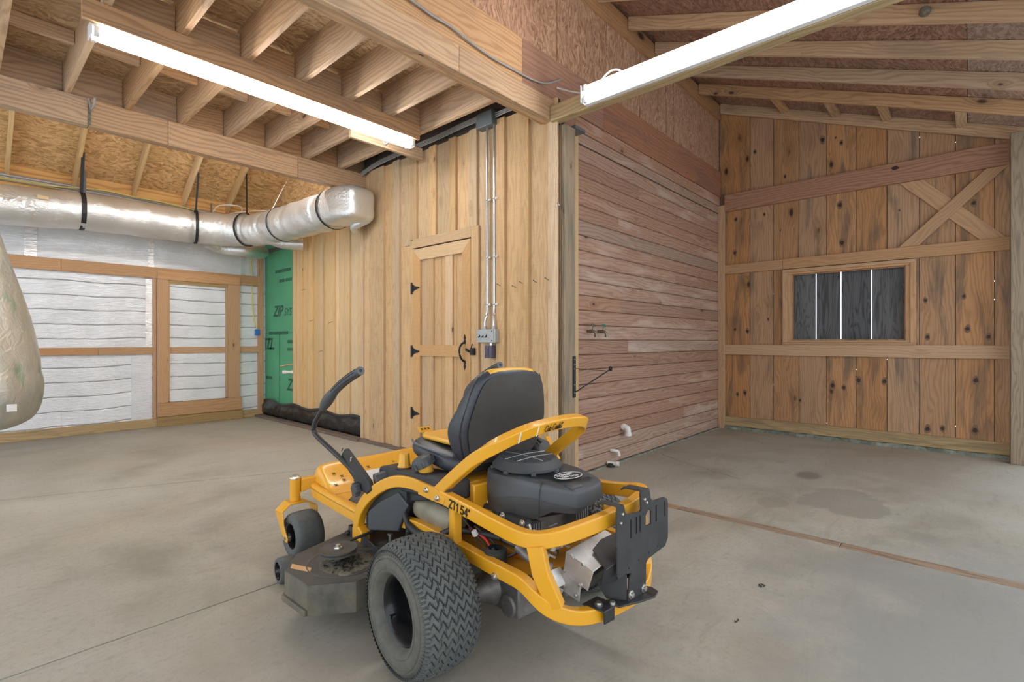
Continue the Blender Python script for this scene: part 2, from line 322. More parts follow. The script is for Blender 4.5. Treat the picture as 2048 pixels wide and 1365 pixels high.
# ------------------------------------------------------------------ mesh helpers
class MB:
    def __init__(s): s.v = []; s.f = []; s.m = []; s.g = []; s.r = []; s.sm = []
    def quadset(s, vs, fs, mi=0, grain=None, rnd=None, off=None, smooth=False):
        b = len(s.v); s.v += [Vector(x) for x in vs]
        if rnd is None: rnd = random.random()
        if off is None: off = Vector((random.uniform(-9, 9), random.uniform(-9, 9), random.uniform(-9, 9)))
        for f in fs:
            s.f.append([b + i for i in f]); s.m.append(mi); s.r.append(rnd); s.sm.append(smooth)
            for i in f:
                p = Vector(vs[i])
                if grain is None: s.g.append(p + off)
                else: s.g.append(Vector((p.dot(grain[0]), p.dot(grain[1]), p.dot(grain[2]))) + off)
    def box(s, x0, x1, y0, y1, z0, z1, ax='x', mi=0, rnd=None, off=None):
        X, Y, Z = Vector((1, 0, 0)), Vector((0, 1, 0)), Vector((0, 0, 1))
        gr = {'x': (X, Z, Y), 'y': (Y, Z, X), 'z': (Z, X + Y, X - Y)}[ax]
        vs = [(x, y, z) for z in (z0, z1) for y in (y0, y1) for x in (x0, x1)]
        s.quadset(vs, [(0, 2, 3, 1), (4, 5, 7, 6), (0, 1, 5, 4), (2, 6, 7, 3), (0, 4, 6, 2), (1, 3, 7, 5)], mi, gr, rnd, off)
        return s
    def bar(s, p0, p1, w, h, up=(0, 0, 1), mi=0, rnd=None, off=None):
        """square-cut bar from p0 to p1; w across, h along up"""
        p0, p1 = Vector(p0), Vector(p1); t = (p1 - p0).normalized(); up = Vector(up)
        sd = t.cross(up).normalized(); u = sd.cross(t).normalized()
        vs = [p + sd * a * w / 2 + u * b * h / 2 for p in (p0, p1) for b in (-1, 1) for a in (-1, 1)]
        s.quadset(vs, [(0, 1, 3, 2), (4, 6, 7, 5), (0, 4, 5, 1), (2, 3, 7, 6), (0, 2, 6, 4), (1, 5, 7, 3)], mi, (t, u, sd), rnd, off)
        return s
    def poly(s, pts, n, d, mi=0, grain=None, rnd=None, off=None):
        """extrude the polygon pts by the vector n*d"""
        pts = [Vector(p) for p in pts]; k = len(pts); e = Vector(n) * d
        vs = pts + [p + e for p in pts]
        fs = [list(range(k)), list(range(2 * k - 1, k - 1, -1))] + [(i, i + k, (i + 1) % k + k, (i + 1) % k) for i in range(k)]
        s.quadset(vs, fs, mi, grain, rnd, off); return s
    def tube(s, pts, r, n=10, mi=0, cap=True, closed=False, rs=None):
        sec = [(math.cos(2 * PI * i / n), math.sin(2 * PI * i / n)) for i in range(n)]
        return s.sweep(pts, sec, mi, r, cap, closed, True, rs)
    def sweep(s, pts, sec, mi=0, scale=1., cap=True, closed=False, smooth=True, rs=None, up=(0, 0, 1)):
        pts = [Vector(p) for p in pts]; n = len(pts); k = len(sec); upv = Vector(up); prev = None; vs = []
        for i, p in enumerate(pts):
            a = pts[(i - 1) % n] if (closed or i) else p; b = pts[(i + 1) % n] if (closed or i < n - 1) else p
            t = (b - a).normalized()
            ref = upv if abs(t.dot(upv)) < .97 or prev is None else prev
            if prev is not None and abs(t.dot(upv)) >= .97: u = (prev - t * prev.dot(t)).normalized(); sd = t.cross(u)
            else:
                if abs(t.dot(ref)) > .97: ref = Vector((1, 0, 0)) if abs(t.x) < .9 else Vector((0, 1, 0))
                sd = t.cross(ref).normalized(); u = sd.cross(t)
            prev = u; q = scale if rs is None else scale * rs[i]
            vs += [p + sd * x * q + u * y * q for x, y in sec]
        fs = []
        for i in range(n if closed else n - 1):
            j = (i + 1) % n
            for m in range(k): fs.append((i * k + m, i * k + (m + 1) % k, j * k + (m + 1) % k, j * k + m))
        if cap and not closed: fs += [list(range(k))[::-1], list(range((n - 1) * k, n * k))]
        s.quadset(vs, fs, mi, smooth=smooth); return s
    def lathe(s, prof, o=(0, 0, 0), ax=(0, 0, 1), n=32, mi=0, smooth=True, cap=False):
        """prof: list of (radius, height along ax)"""
        ax = Vector(ax).normalized(); o = Vector(o)
        x = ax.orthogonal().normalized(); y = ax.cross(x); k = len(prof); vs = []
        for i in range(n):
            c, d = math.cos(2 * PI * i / n), math.sin(2 * PI * i / n)
            vs += [o + (x * c + y * d) * r + ax * h for r, h in prof]
        fs = [(i * k + j, ((i + 1) % n) * k + j, ((i + 1) % n) * k + j + 1, i * k + j + 1) for i in range(n) for j in range(k - 1)]
        if cap: fs += [[i * k for i in range(n)][::-1], [i * k + k - 1 for i in range(n)]]
        s.quadset(vs, fs, mi, smooth=smooth); return s
    def cyl(s, p0, p1, r, n=16, mi=0):
        p0, p1 = Vector(p0), Vector(p1); L = (p1 - p0).length
        return s.lathe([(r, 0), (r, L)], p0, p1 - p0, n, mi, cap=True)
    def build(s, name, mats, parent=None, bevel=0., seg=2, angle=35, sub=0):
        me = bpy.data.meshes.new(name); me.from_pydata([tuple(v) for v in s.v], [], s.f)
        if not isinstance(mats, (list, tuple)): mats = [mats]
        for m in mats: me.materials.append(M[m] if isinstance(m, str) else m)
        me.polygons.foreach_set('material_index', s.m)
        me.polygons.foreach_set('use_smooth', s.sm)
        a = me.attributes.new('gc', 'FLOAT_VECTOR', 'CORNER'); a.data.foreach_set('vector', [c for g in s.g for c in g])
        b = me.attributes.new('rnd', 'FLOAT', 'FACE'); b.data.foreach_set('value', s.r)
        me.update()
        bm = bmesh.new(); bm.from_mesh(me); bmesh.ops.recalc_face_normals(bm, faces=bm.faces); bm.to_mesh(me); bm.free()
        if any(s.sm): me.set_sharp_from_angle(angle=R(angle))
        o = bpy.data.objects.new(name, me); C.objects.link(o)
        if parent: o.parent = parent
        if bevel:
            bv = o.modifiers.new('bevel', 'BEVEL'); bv.width = bevel; bv.segments = seg; bv.limit_method = 'ANGLE'; bv.angle_limit = R(40)
            bv.harden_normals = False
            if seg > 1:
                for p in me.polygons: p.use_smooth = True
                me.set_sharp_from_angle(angle=R(60))
        if sub:
            sb = o.modifiers.new('sub', 'SUBSURF'); sb.levels = sub; sb.render_levels = sub
        return o

def tag(o, label=None, cat=None, group=None, kind=None):
    if label: o['label'] = label
    if cat: o['category'] = cat
    if group: o['group'] = group
    if kind: o['kind'] = kind
    return o
def struct(o): o['kind'] = 'structure'; return o
def thing(name, label, cat, loc=(0, 0, 0), rz=0, group=None):
    o = bpy.data.objects.new(name, None); C.objects.link(o); o.location = loc; o.rotation_euler = (0, 0, rz)
    o.empty_display_size = .1
    return tag(o, label, cat, group)
def catmull(pts, n=6):
    pts = [Vector(p) for p in pts]; out = []
    P = [2 * pts[0] - pts[1]] + pts + [2 * pts[-1] - pts[-2]]
    for i in range(1, len(P) - 2):
        for j in range(n):
            t = j / n; a, b, c, d = P[i - 1], P[i], P[i + 1], P[i + 2]
            out.append(.5 * ((2 * b) + (-a + c) * t + (2 * a - 5 * b + 4 * c - d) * t * t + (-a + 3 * b - 3 * c + d) * t ** 3))
    out.append(pts[-1]); return out
def rrect(w, h, r, n=3):
    o = []
    for cx, cy, a0 in ((w / 2 - r, h / 2 - r, 0), (-w / 2 + r, h / 2 - r, 90), (-w / 2 + r, -h / 2 + r, 180), (w / 2 - r, -h / 2 + r, 270)):
        for i in range(n + 1):
            a = R(a0 + 90 * i / n); o.append((cx + r * math.cos(a), cy + r * math.sin(a)))
    return o
def text(name, body, size, origin, xdir, ydir, mat, parent, shear=0., ext=.0006, weight=0., align='LEFT', sx=1.):
    cu = bpy.data.curves.new(name, 'FONT'); cu.body = body; cu.size = size; cu.extrude = ext; cu.shear = shear
    cu.offset = weight; cu.align_x = align
    tmp = bpy.data.objects.new(name + '_src', cu); C.objects.link(tmp)
    dg = bpy.context.evaluated_depsgraph_get(); me = bpy.data.meshes.new_from_object(tmp.evaluated_get(dg))
    bpy.data.objects.remove(tmp); bpy.data.curves.remove(cu)
    me.name = name; me.materials.clear(); me.materials.append(M[mat])
    o = bpy.data.objects.new(name, me); C.objects.link(o)
    x = Vector(xdir).normalized(); z = x.cross(Vector(ydir)).normalized(); y = z.cross(x)
    mt = Matrix((x * sx, y, z)).transposed()
    me.transform(Matrix.Translation(Vector(origin)) @ mt.to_4x4())
    if parent: o.parent = parent
    return o

GL = {'Z': (.58, [[(0, 1), (.58, 1), (0, 0), (.58, 0)]]), 'T': (.56, [[(0, 1), (.56, 1)], [(.28, 1), (.28, 0)]]), '1': (.30, [[(.02, .76), (.22, 1), (.22, 0)]]),
      '5': (.56, [[(.54, 1), (.06, 1), (.04, .55), (.36, .60), (.54, .45), (.54, .15), (.38, 0), (.14, 0), (.0, .14)]]), '4': (.60, [[(.44, 0), (.44, 1), (.0, .27), (.60, .27)]]), ' ': (.16, []), '"': (.16, [[(0, 1.02), (0, .84)], [(.1, 1.02), (.1, .84)]]),
      'C': (.62, [[(.60, .80), (.46, .98), (.24, .96), (.06, .70), (.02, .34), (.14, .06), (.34, 0), (.66, .02)]]), 'u': (.42, [[(.02, .52), (.02, .14), (.12, .02), (.28, .06), (.36, .20)], [(.36, .52), (.36, .02), (.46, .02)]]),
      'b': (.44, [[(.02, 1.), (.02, .04), (.26, .02), (.38, .16), (.36, .38), (.22, .48), (.04, .40)]]), 'a': (.44, [[(.36, .50), (.14, .50), (.02, .30), (.06, .06), (.22, .02), (.36, .18)], [(.38, .52), (.36, .02), (.48, .02)]]),
      'd': (.44, [[(.36, .46), (.14, .50), (.02, .30), (.06, .06), (.22, .02), (.36, .18)], [(.40, 1.), (.36, .02), (.48, .02)]]), 'e': (.42, [[(.04, .26), (.34, .30), (.28, .50), (.12, .50), (.02, .30), (.08, .06), (.24, .0), (.46, .06)]]), 't': (.34, [[(.14, 1.02), (.08, .10), (.20, .0), (.34, .02)], [(-.06, .76), (.42, .80)]])}
def strokes(name, body, h, th, origin, xdir, ydir, mat, parent, gap=.2, slant=0., under=None, proud=.0008):
    x = Vector(xdir).normalized(); z = x.cross(Vector(ydir)).normalized(); y = z.cross(x); o = Vector(origin); cur = 0.; mb = MB(); objs = []
    for ch in body:
        w, ls = GL[ch]
        for l in ls:
            P = [o + x * (cur + px * h + slant * py * h) + y * (py * h) for px, py in l]
            for p, q in zip(P, P[1:]):
                t = (q - p).normalized(); mb.bar(p - t * th * .42, q + t * th * .42, th, proud, up=z)
        cur += (w + gap) * h
    if under:
        for u0, u1 in under: mb.bar(o + x * u0 * h - y * .02 * h, o + x * u1 * h - y * .02 * h, th, proud, up=z)
    return mb.build(name, mat, parent)
# ================================================================== THE BUILDING
# x runs along the foil wall and the panelled wall, y along the door wall; camera stands at the origin
XA, XA2, YF, YC, XD = 3.47, 3.53, 8.85, 2.70, 7.50
# ---- floor: concrete slabs parted by joints
b = MB()
b.box(-2.2, 3.61, 2.657, 9.0, -.12, 0, mi=0).box(-2.2, 3.61, -2.5, 2.647, -.12, 0, mi=0).box(3.70, 7.7, -2.5, 2.75, -.12, 0, mi=0)
b.box(-2.2, 7.7, -2.5, 9.0, -.2, -.118, mi=1)
struct(b.build('floor', ['floor', 'dark']))
b = MB(); 
for k in range(5):
    y0 = -2.5 + k * 1.03; b.box(3.61, 3.70, y0, min(2.6, y0 + 1.028), -.1, .004, 'y')
struct(b.build('trim_1', 'oldstrip', bevel=.006)); 

# ---- wall with the boarded door (x = XA)
b = MB(); zt = 3.345
edges = [5.66, 5.235, 4.925, 4.60, 4.265, 3.95, 3.64, 3.27, 2.97, 2.625]
dy0, dy1, dz = 3.67, 4.62, 2.28
for y1, y0 in zip(edges, edges[1:]):
    for ya, yb in ((y0, y1),):
        segs = []
        if yb <= dy0 or ya >= dy1: segs = [(ya, yb, 0, zt)]
        else:
            segs.append((ya, yb, dz + .05, zt))
            if ya < dy0: segs.append((ya, dy0, 0, dz + .05))
            if yb > dy1: segs.append((dy1, yb, 0, dz + .05))
        for a_, b_, z0, z1 in segs: b.box(XA, XA + .025, a_ + .002, b_ - .002, z0, z1, 'z')
bat = [(5.49, 5.18), (4.995, 4.865), (4.66, 4.545), (4.325, 4.21), (4.0, 3.895), (3.695, 3.585), (3.32, 3.215), (3.02, 2.92)]
for y1, y0 in bat:
    z0 = 0 if (y0 > dy1 + .02 or y1 < dy0 - .12) else dz + .1
    b.box(XA - .028, XA, y0, y1, z0, zt, 'z')
b.box(XA - .02, XA + .025, 5.64, 5.70, 0, zt, 'z')
b.box(XA - .022, XA, 2.605, 2.70, 0, 3.2, 'z')
b.box(XA + .03, XA + .06, 2.63, 5.7, 0, zt, 'z', mi=1)
struct(b.build('wall_right_of_foil_bay', ['pine', 'dark']))
bpy.data.objects['wall_right_of_foil_bay'].name = 'wall_middle'
b = MB()
b.box(XA - .028, XA - .0005, 3.665, 4.62, 2.285, 2.385, 'y')
b.box(XA - .028, XA - .0005, 3.56, 3.664, 0, 2.385, 'z')
struct(b.build('trim_2', 'door_wood', bevel=.003))
b = MB(); b.box(3.40, XA - .001, 2.63, 5.64, 0, .035, 'y'); b.box(3.36, XA2 - .06, 5.645, 8.80, 0, .035, 'y')
struct(b.build('trim_3', 'oldwood', bevel=.003))

# ---- the door: planks inside a mitred frame with battens, hinges, handle and latch
d = struct(thing('door_1', None, None, (XA, 4.14, 0)))
b = MB(); xs = XA - XA
for k in range(4):
    y0 = -.47 + k * .2375; b.box(.004, .03, y0 + .002, y0 + .2355, .02, 2.27, 'z')
b.build('door_panel', 'door_wood', d)
def mitre(y0, y1, z0, z1, w):      # mitred surround in the plane x
    X, Y, Z = Vector((1, 0, 0)), Vector((0, 1, 0)), Vector((0, 0, 1)); mb = MB()
    o = [(y0, z0), (y1, z0), (y1, z1), (y0, z1)]; i = [(y0 + w, z0 + w), (y1 - w, z0 + w), (y1 - w, z1 - w), (y0 + w, z1 - w)]
    for k in range(1, 4):
        q = [o[k], o[(k + 1) % 4], i[(k + 1) % 4], i[k]]
        g = (Z, Y, X) if k in (1, 3) else (Y, Z, X)
        mb.poly([(.003, *p) for p in q], (-1, 0, 0), .028, grain=g)
    return mb
b = mitre(-.468, .475, .02, 2.272, .128)
b.build('door_frame_board', 'door_wood', d, bevel=.002)
b = MB(); b.box(-.024, .003, -.34, .348, 1.09, 1.21, 'y'); b.build('mid_rail', 'door_wood', d, bevel=.002)
b = MB(); b.box(-.024, .003, -.34, .348, .02, .15, 'y'); b.build('bottom_rail', 'door_wood', d, bevel=.002)
for (ya, yb) in ((.125, .235), (-.185, -.075)):
    for za, zb in ((.15, 1.09), (1.21, 2.144)):
        b = MB(); b.box(-.016, .0035, ya, yb, za, zb, 'z'); b.build('door_batten', 'door_wood', d)
for z in (1.842, 1.139, .45):
    b = MB(); b.box(-.031, -.0255, .478, .506, z - .065, z + .065)
    b.poly([(-.0255, .475, z + .045), (-.0255, .475, z - .045), (-.0255, .43, z - .022), (-.0255, .365, z - .008), (-.0255, .345, z), (-.0255, .365, z + .008), (-.0255, .43, z + .022)], (-1, 0, 0), .005)
    b.cyl((-.034, .477, z - .062), (-.034, .477, z + .062), .007, 8)
    for zz in (-.045, .045): b.lathe([(.0001, .004), (.006, .002), (.007, 0)], (-.031, .493, z + zz), (-1, 0, 0), 8)
    b.build('hinge', 'iron', d)
b = MB(); yh = -.385
b.tube(catmull([(-.03, yh, 1.235), (-.05, yh + .01, 1.228), (-.075, yh + .02, 1.19), (-.08, yh + .02, 1.13), (-.06, yh + .01, 1.07), (-.03, yh, 1.045)], 5), .010, 8)
for z, sgn in ((1.245, 1), (1.035, -1)):
    b.poly([(-.0255, yh + dy, z + dz_ * sgn) for dy, dz_ in ((-.012, -.02), (.012, -.02), (.014, .01), (.006, .02), (.016, .035), (0, .075), (-.016, .035), (-.006, .02), (-.014, .01))], (-1, 0, 0), .005)
b.build('pull_handle', 'iron', d)
b = MB(); b.bar((-.035, -.40, 1.165), (-.045, -.50, 1.135), .008, .012); b.bar((-.04, -.41, 1.18), (-.05, -.49, 1.15), .006, .01)
b.box(-.055, -.03, -.545, -.49, 1.115, 1.185); b.bar((-.05, -.50, 1.18), (-.055, -.525, 1.225), .008, .008); b.cyl((-.06, -.52, 1.15), (-.03, -.52, 1.15), .016, 10)
b.build('latch', 'iron', d, bevel=.002)

# ---- set-back board and batten wall, green sheathing, foil corner (x = XA2)
b = MB(); e = 7.72; k = 0
for w in (.16, .27, .20, .26, .19, .27, .26, .25, .21):
    b.box(XA2, XA2 + .02, e - w + .002, e - .002, .20 + .02 * (k % 2), 3.05, 'z'); e -= w; k += 1
for y1, y0 in ((7.72, 7.62), (7.50, 7.42), (7.22, 7.09), (6.86, 6.78), (6.70, 6.45), (6.20, 6.06), (5.86, 5.78)):
    b.box(XA2 - .024, XA2, y0, y1, .21, 3.05, 'z')
b.box(XA2 - .001, XA2 + .02, 5.655, 5.9, .2, 3.05, 'z')
struct(b.build('wall_middle_set_back', 'pine_new')); bpy.data.objects['wall_middle_set_back'].name = 'wall_right'
b = MB(); b.box(XA2 + .021, XA2 + .04, 5.6, 8.86, .14, 3.05); g = struct(b.build('wall_corner', 'green'))
b = MB(); b.box(XA2 + .022, XA2 + .05, 5.7, 8.86, -.1, .139, mi=0); struct(b.build('baseboard_right', 'dark'))
b = MB(); b.box(XA2 + .012, XA2 + .021, 7.72, 8.86, 2.73, 2.79); b.build('seam_tape', 'strap_g', g)
b = MB(); b.box(XA2 + .0185, XA2 + .021, 7.73, 8.86, 1.378, 1.384); b.box(XA2 + .0185, XA2 + .021, 8.30, 8.304, .2, 1.378); b.build('panel_seam', 'green_ink', g)
Y_, Z_ = (0, -1, 0), (0, 0, 1)
xg = XA2 + .0195
text('printed_lettering', 'ZIP', .24, (xg, 8.53, 1.66), Y_, Z_, 'green_ink', g, .35, weight=.006)
text('printed_lettering', 'SYS', .17, (xg, 8.12, 1.66), Y_, Z_, 'green_ink', g, .2)
text('printed_lettering', 'Z', .26, (xg, 8.66, 1.12), Y_, Z_, 'green_ink', g, -.3, weight=.006)
text('printed_lettering', 'IZ', .26, (xg, 8.84, 1.12), Y_, Z_, 'green_ink', g, -.3, weight=.006)
text('printed_lettering', 'ZI', .26, (xg, 8.02, .48), Y_, Z_, 'green_ink', g, .3, weight=.006)
b = MB()
for zz, ya, yb in ((2.36, 8.45, 7.9), (2.20, 8.30, 7.85), (1.36, 8.7, 8.0), (1.22, 8.0, 7.8), (.62, 8.8, 8.6), (1.10, 8.0, 7.82)):
    y = ya
    while y > yb:
        w = random.uniform(.02, .05); b.box(xg - .0006, xg + .001, y - w, y, zz, zz + .05); y -= w + .015
b.build('faint_print', 'green_ink', g)

# gable triangle of yellow OSB above the set-back wall, up to the sloping roof
b = MB(); b.poly([(XA2 + .03, 5.62, 3.05), (XA2 + .03, 8.9, 3.05), (XA2 + .03, 8.9, 3.24), (XA2 + .03, 5.62, 5.40)], (1, 0, 0), .02, grain=(Vector((0, 1, 0)), Vector((0, 0, 1)), Vector((1, 0, 0))))
b.box(XA2 + .01, XA2 + .029, 5.66, 8.85, 3.05, 3.09, 'y')
struct(b.build('wall_upper_corner', 'osb_yellow'))

# black plastic film crumpled along the foot of the set-back wall
nx, nz_ = 60, 8; vs = []; fs = []
for i in range(nx + 1):
    y = 8.78 - (8.78 - 5.67) * i / nx
    for j in range(nz_ + 1):
        t = j / nz_; z = .036 + (.245 + .02 * math.sin(i * .37)) * t
        bulge = .028 * math.sin(PI * min(1, t * 1.1)) * (.6 + .4 * math.sin(i * .35 + 1)) + .006 * math.sin(i * .9 + j * 1.4) + .003 * math.sin(i * 2.1 - j)
        if z > .2: bulge = min(bulge, .0) - .005
        vs.append((XA2 - .03 - max(0, bulge) - .012 * (1 - t), y, z))
for i in range(nx):
    for j in range(nz_): a0 = i * (nz_ + 1) + j; fs.append((a0, a0 + 1, a0 + nz_ + 2, a0 + nz_ + 1))
b = MB(); b.quadset(vs, fs, smooth=True)
o = b.build('plastic_sheet', 'black_film', angle=80); so = o.modifiers.new('thickness', 'SOLIDIFY'); so.thickness = .003
tag(o, 'crumpled black plastic sheet tucked along the foot of the green sheathing and pale boards', 'plastic sheet')

# ---- foil faced wall (y = YF) and its timber
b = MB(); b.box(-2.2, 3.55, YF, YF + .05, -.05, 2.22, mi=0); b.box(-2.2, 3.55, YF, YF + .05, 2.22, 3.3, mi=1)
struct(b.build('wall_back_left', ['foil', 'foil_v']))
b = MB()
def tape(x0, x1, z0, z1): b.box(x0, x1, YF - .004, YF + .001, z0, z1)
tape(.60, .72, 2.3, 3.0); tape(1.90, 1.975, 2.33, 2.9); tape(3.16, 3.24, 2.3, 2.9); tape(1.87, 1.945, 1.16, 2.15); tape(1.72, 1.725, .1, 1.06); tape(.95, .953, .05, .35)
struct(b.build('trim_4', 'tape'))
b = MB(); b.box(1.70, 1.94, YF - .012, YF - .0005, .09, 1.06); struct(b.build('trim_5', 'foil_v'))
b = MB(); x = -2.2
for x1 in (.95, 3.44):
    b.box(x, x1 - .002, YF - .045, YF - .001, 2.17, 2.33, 'x'); x = x1
struct(b.build('trim_6', 'rail', bevel=.003))
b = MB()
for x0, x1 in ((-2.2, 1.33), (1.332, 1.955), (3.13, 3.44)): b.box(x0, x1, YF - .045, YF - .001, 1.065, 1.165, 'x')
struct(b.build('trim_7', 'rail', bevel=.003))
b = MB(); b.box(3.42, 3.50, YF - .06, YF - .001, 0, 3.1, 'z'); struct(b.build('trim_8', 'rail', bevel=.003))
b = MB(); b.box(-2.2, 2.0, YF - .05, YF - .001, 0, .12, 'x'); b.box(3.17, 3.42, YF - .05, YF - .001, 0, .12, 'x'); struct(b.build('trim_9', 'treated', bevel=.003))
b = MB(); b.box(1.955, 2.0, YF - .03, YF - .001, .12, 2.17, 'z'); struct(b.build('trim_10', 'rail', bevel=.003))
d = struct(thing('door_2', None, None, (2.57, YF, 0)))
F_ = -.075
def fb(name, x0, x1, z0, z1, ax, m='rail', f=F_):
    q = MB(); q.box(x0 - 2.57, x1 - 2.57, f, -.046, z0, z1, ax); return q.build(name, m, d, bevel=.003)
fb('side_board', 2.0, 2.135, .346, 2.155, 'z', 'rail'); fb('side_board', 2.945, 3.13, .346, 2.155, 'z', 'rail'); fb('head_board', 2.0, 3.13, 2.156, 2.29, 'x', 'rail')
fb('inner_stop', 2.136, 2.155, .36, 2.10, 'z'); fb('inner_stop', 2.91, 2.944, .36, 2.10, 'z'); fb('inner_head', 2.136, 2.944, 2.101, 2.155, 'x', 'treated', -.06)
fb('cross_rail', 2.156, 2.909, 1.065, 1.165, 'x', 'rail', -.055); fb('bottom_board', 2.0, 3.15, .145, .345, 'x', 'rail', -.09); fb('sill_board', 2.0, 3.165, .0, .14, 'x', 'treated', -.10)
q = MB(); q.box(2.156 - 2.57, 2.909 - 2.57, -.05, -.03, .35, 2.10); q.build('foil_infill', 'foil', d)

# orange plywood band above the cables, sloping OSB roof of the foil bay
b = MB(); b.box(-2.2, 3.52, 8.66, 8.70, 3.14, 3.42, 'x'); struct(b.build('trim_11', 'plate'))
b = MB(); b.box(-2.2, 3.55, 8.70, 8.9, 3.12, 3.30, 'x'); struct(b.build('trim_12', 'rail'))
def rz(y): return 3.29 + (8.6 - y) * .63      # underside of the rafters
b = MB(); off = .165; Lr = Vector((0, -1, .63)).normalized(); nrm = Vector((0, .63, 1)).normalized()
for k in range(5):
    x0 = -2.2 + k * 1.22; x1 = min(3.56, x0 + 1.218)
    for (ya, yb) in ((9.0, 7.62), (7.616, 6.4), (6.396, 5.6)):
        b.poly([(x0, ya, rz(ya) + off), (x1, ya, rz(ya) + off), (x1, yb, rz(yb) + off), (x0, yb, rz(yb) + off)], (0, 0, 1), .012, grain=(Vector((1, 0, 0)), Lr, nrm))
struct(b.build('ceiling_sloped', 'osb_yellow')); 
names = ['leftmost', 'second from the left', 'third from the left', 'fourth from the left', 'rightmost']
for k, x in enumerate((.44, 1.06, 1.69, 2.29, 2.88)):
    b = MB(); t = .038
    vs = [(x - t / 2, 8.66, rz(8.66) - .02), (x - t / 2, 8.66, rz(8.66) + .155), (x - t / 2, 5.72, rz(5.72) + .155), (x - t / 2, 5.72, rz(5.72) - .02)]
    b.poly(vs, (1, 0, 0), t, grain=(Lr, nrm, Vector((1, 0, 0))))
    tag(b.build('roof_rafter', 'rail' if k == 9 else 'pine_new', bevel=.003), 'pale sloping rafter above the silver duct, %s of the five' % names[k], 'rafter', 'rafters over the foil wall bay')
b = MB(); b.box(-2.2, 3.56, 5.76, 5.80, 3.336, 5.4); struct(b.build('wall_loft', 'osb_grey'))  # unseen closing wall, carried down to block lamp light leaking between the rim boards

# ---- flat ceiling over the left bay, joists, blocking
ZJ, ZT = 3.335, 3.62
b = MB(); y = 2.76
for k, y1 in enumerate((3.95, 5.17, 5.80)):
    for j in range(3):
        x0 = -2.2 + j * 2.2 - (k % 2) * .6; x1 = min(3.6, x0 + 2.197); x0 = max(-2.2, x0)
        b.box(x0, x1, y, y1 - .003, ZT, ZT + .012, 'x')
    y = y1
b.box(3.3, 3.6, 2.76, 5.8, ZT, ZT + .012)
struct(b.build('ceiling', 'osb_grey'))
jn = ['nearest the door wall', 'second out from the door wall', 'third out from the door wall', 'fourth out from the door wall', 'fifth out from the door wall', 'sixth out from the door wall', 'seventh out from the door wall', 'eighth out from the door wall', 'ninth out from the door wall', 'tenth out from the door wall', 'eleventh out from the door wall']
JX = [3.155, 2.715, 2.305, 1.89, 1.475, 1.055, .645, .225, -.19, -.6, -1.0]
for k, x in enumerate(JX):
    b = MB(); b.box(x - .02, x + .02, 2.765, 5.70, ZJ, ZT - .001, 'y')
    tag(b.build('ceiling_joist', 'joist', bevel=.002), 'exposed ceiling joist above the left light, %s' % jn[k], 'joist', 'joists of the flat ceiling')
for k, (xa, xb) in enumerate(zip(JX[1:], JX)):
    if k > 7: break
    nmb = ['one', 'two', 'three', 'four', 'five', 'six', 'seven', 'eight']
    for (q0, q1, q2, q3, w_) in ((4.08, 4.12, ZJ + .04, ZT - .05, 'tall blocking board behind the left light, one bay out from joist %s'), (5.06, 5.10, ZT - .10, ZT - .002, 'low blocking board near the long beam, beside ceiling joist %s')):
        b = MB(); b.box(xa + .022, xb - .022, q0, q1, q2, q3, 'x')
        tag(b.build('joist_blocking', 'joist', bevel=.002), w_ % nmb[k], 'blocking', 'blocking between the ceiling joists')
b = MB(); x = -2.2
for xb in JX[::-1] + [3.5]:
    b.box(x + .02, xb - .022, 5.705, 5.74, 3.345, ZT - .001, 'x'); x = xb
struct(b.build('trim_13', 'beam'))
b = MB()
for (x0, x1) in ((-2.2, .78), (.782, 1.36), (1.362, 2.6), (2.602, 3.47)): b.box(x0, x1, 5.60, 5.70, 3.10, 3.333, 'x')
tag(b.build('ceiling_beam', 'beam', bevel=.004), 'long built-up beam carrying the far ends of the ceiling joists, above the silver duct', 'beam')

# ---- header above the corner post
b = MB()
for (x0, x1) in ((-2.2, 2.38), (2.382, 3.575)): b.box(x0, x1, 2.655, 2.695, 3.14, 3.325, 'x')
b.box(-2.2, 3.575, 2.70, 2.76, 3.145, 3.325, 'x'); b.box(-2.2, 3.5, 2.762, 2.80, 3.155, 3.30, 'x')
tag(b.build('ceiling_beam', 'joist', bevel=.004), 'double header beam running from the top of the picture to the corner post', 'beam')
b = MB()
for (x0, x1) in ((-2.2, 1.1), (1.102, 3.08), (3.082, 4.3), (4.302, 7.46)): b.box(x0, x1, 2.675, 2.72, 3.335, 3.70, 'x')
o = b.build('trim_14', 'joist' , bevel=.003); struct(o); o.data.materials.append(M['fascia'])
for i, p in enumerate(o.data.polygons):
    if o.data.vertices[p.vertices[0]].co.x > 3.5 or p.center.x > 3.5: p.material_index = 1
# ---- OSB wall above
b = MB()
for (x0, x1) in ((-2.2, -.06), (-.055, 1.16), (1.165, 2.38), (2.385, 3.60), (3.605, 4.42), (4.425, 5.12), (5.128, 5.56), (5.57, 5.77), (5.78, 5.975), (5.985, 7.6)):
    b.box(x0, x1 - .004, 2.72, 2.735, 3.60, 4.9, 'z')
b.box(-2.2, 7.6, 2.737, 2.755, 3.34, 4.9, 'z', mi=1)
struct(b.build('wall_upper', ['osb_red', 'dark']))
b = MB(); b.box(XA + .07, XA + .10, 2.77, 5.85, 3.2, 3.7); b.box(-2.2, 3.6, 2.77, 5.8, ZT + .014, ZT + .02); b.box(-2.2, 3.58, 5.6, 9.0, 5.6, 5.62); struct(b.build('wall_leak_backing', 'oldwood'))  # unseen backing sheets, added to keep sky from leaking through gaps
b = MB(); b.box(-2.2, 7.46, 2.68, 2.718, 4.46, 4.66, 'x'); struct(b.build('trim_15', 'barn'))

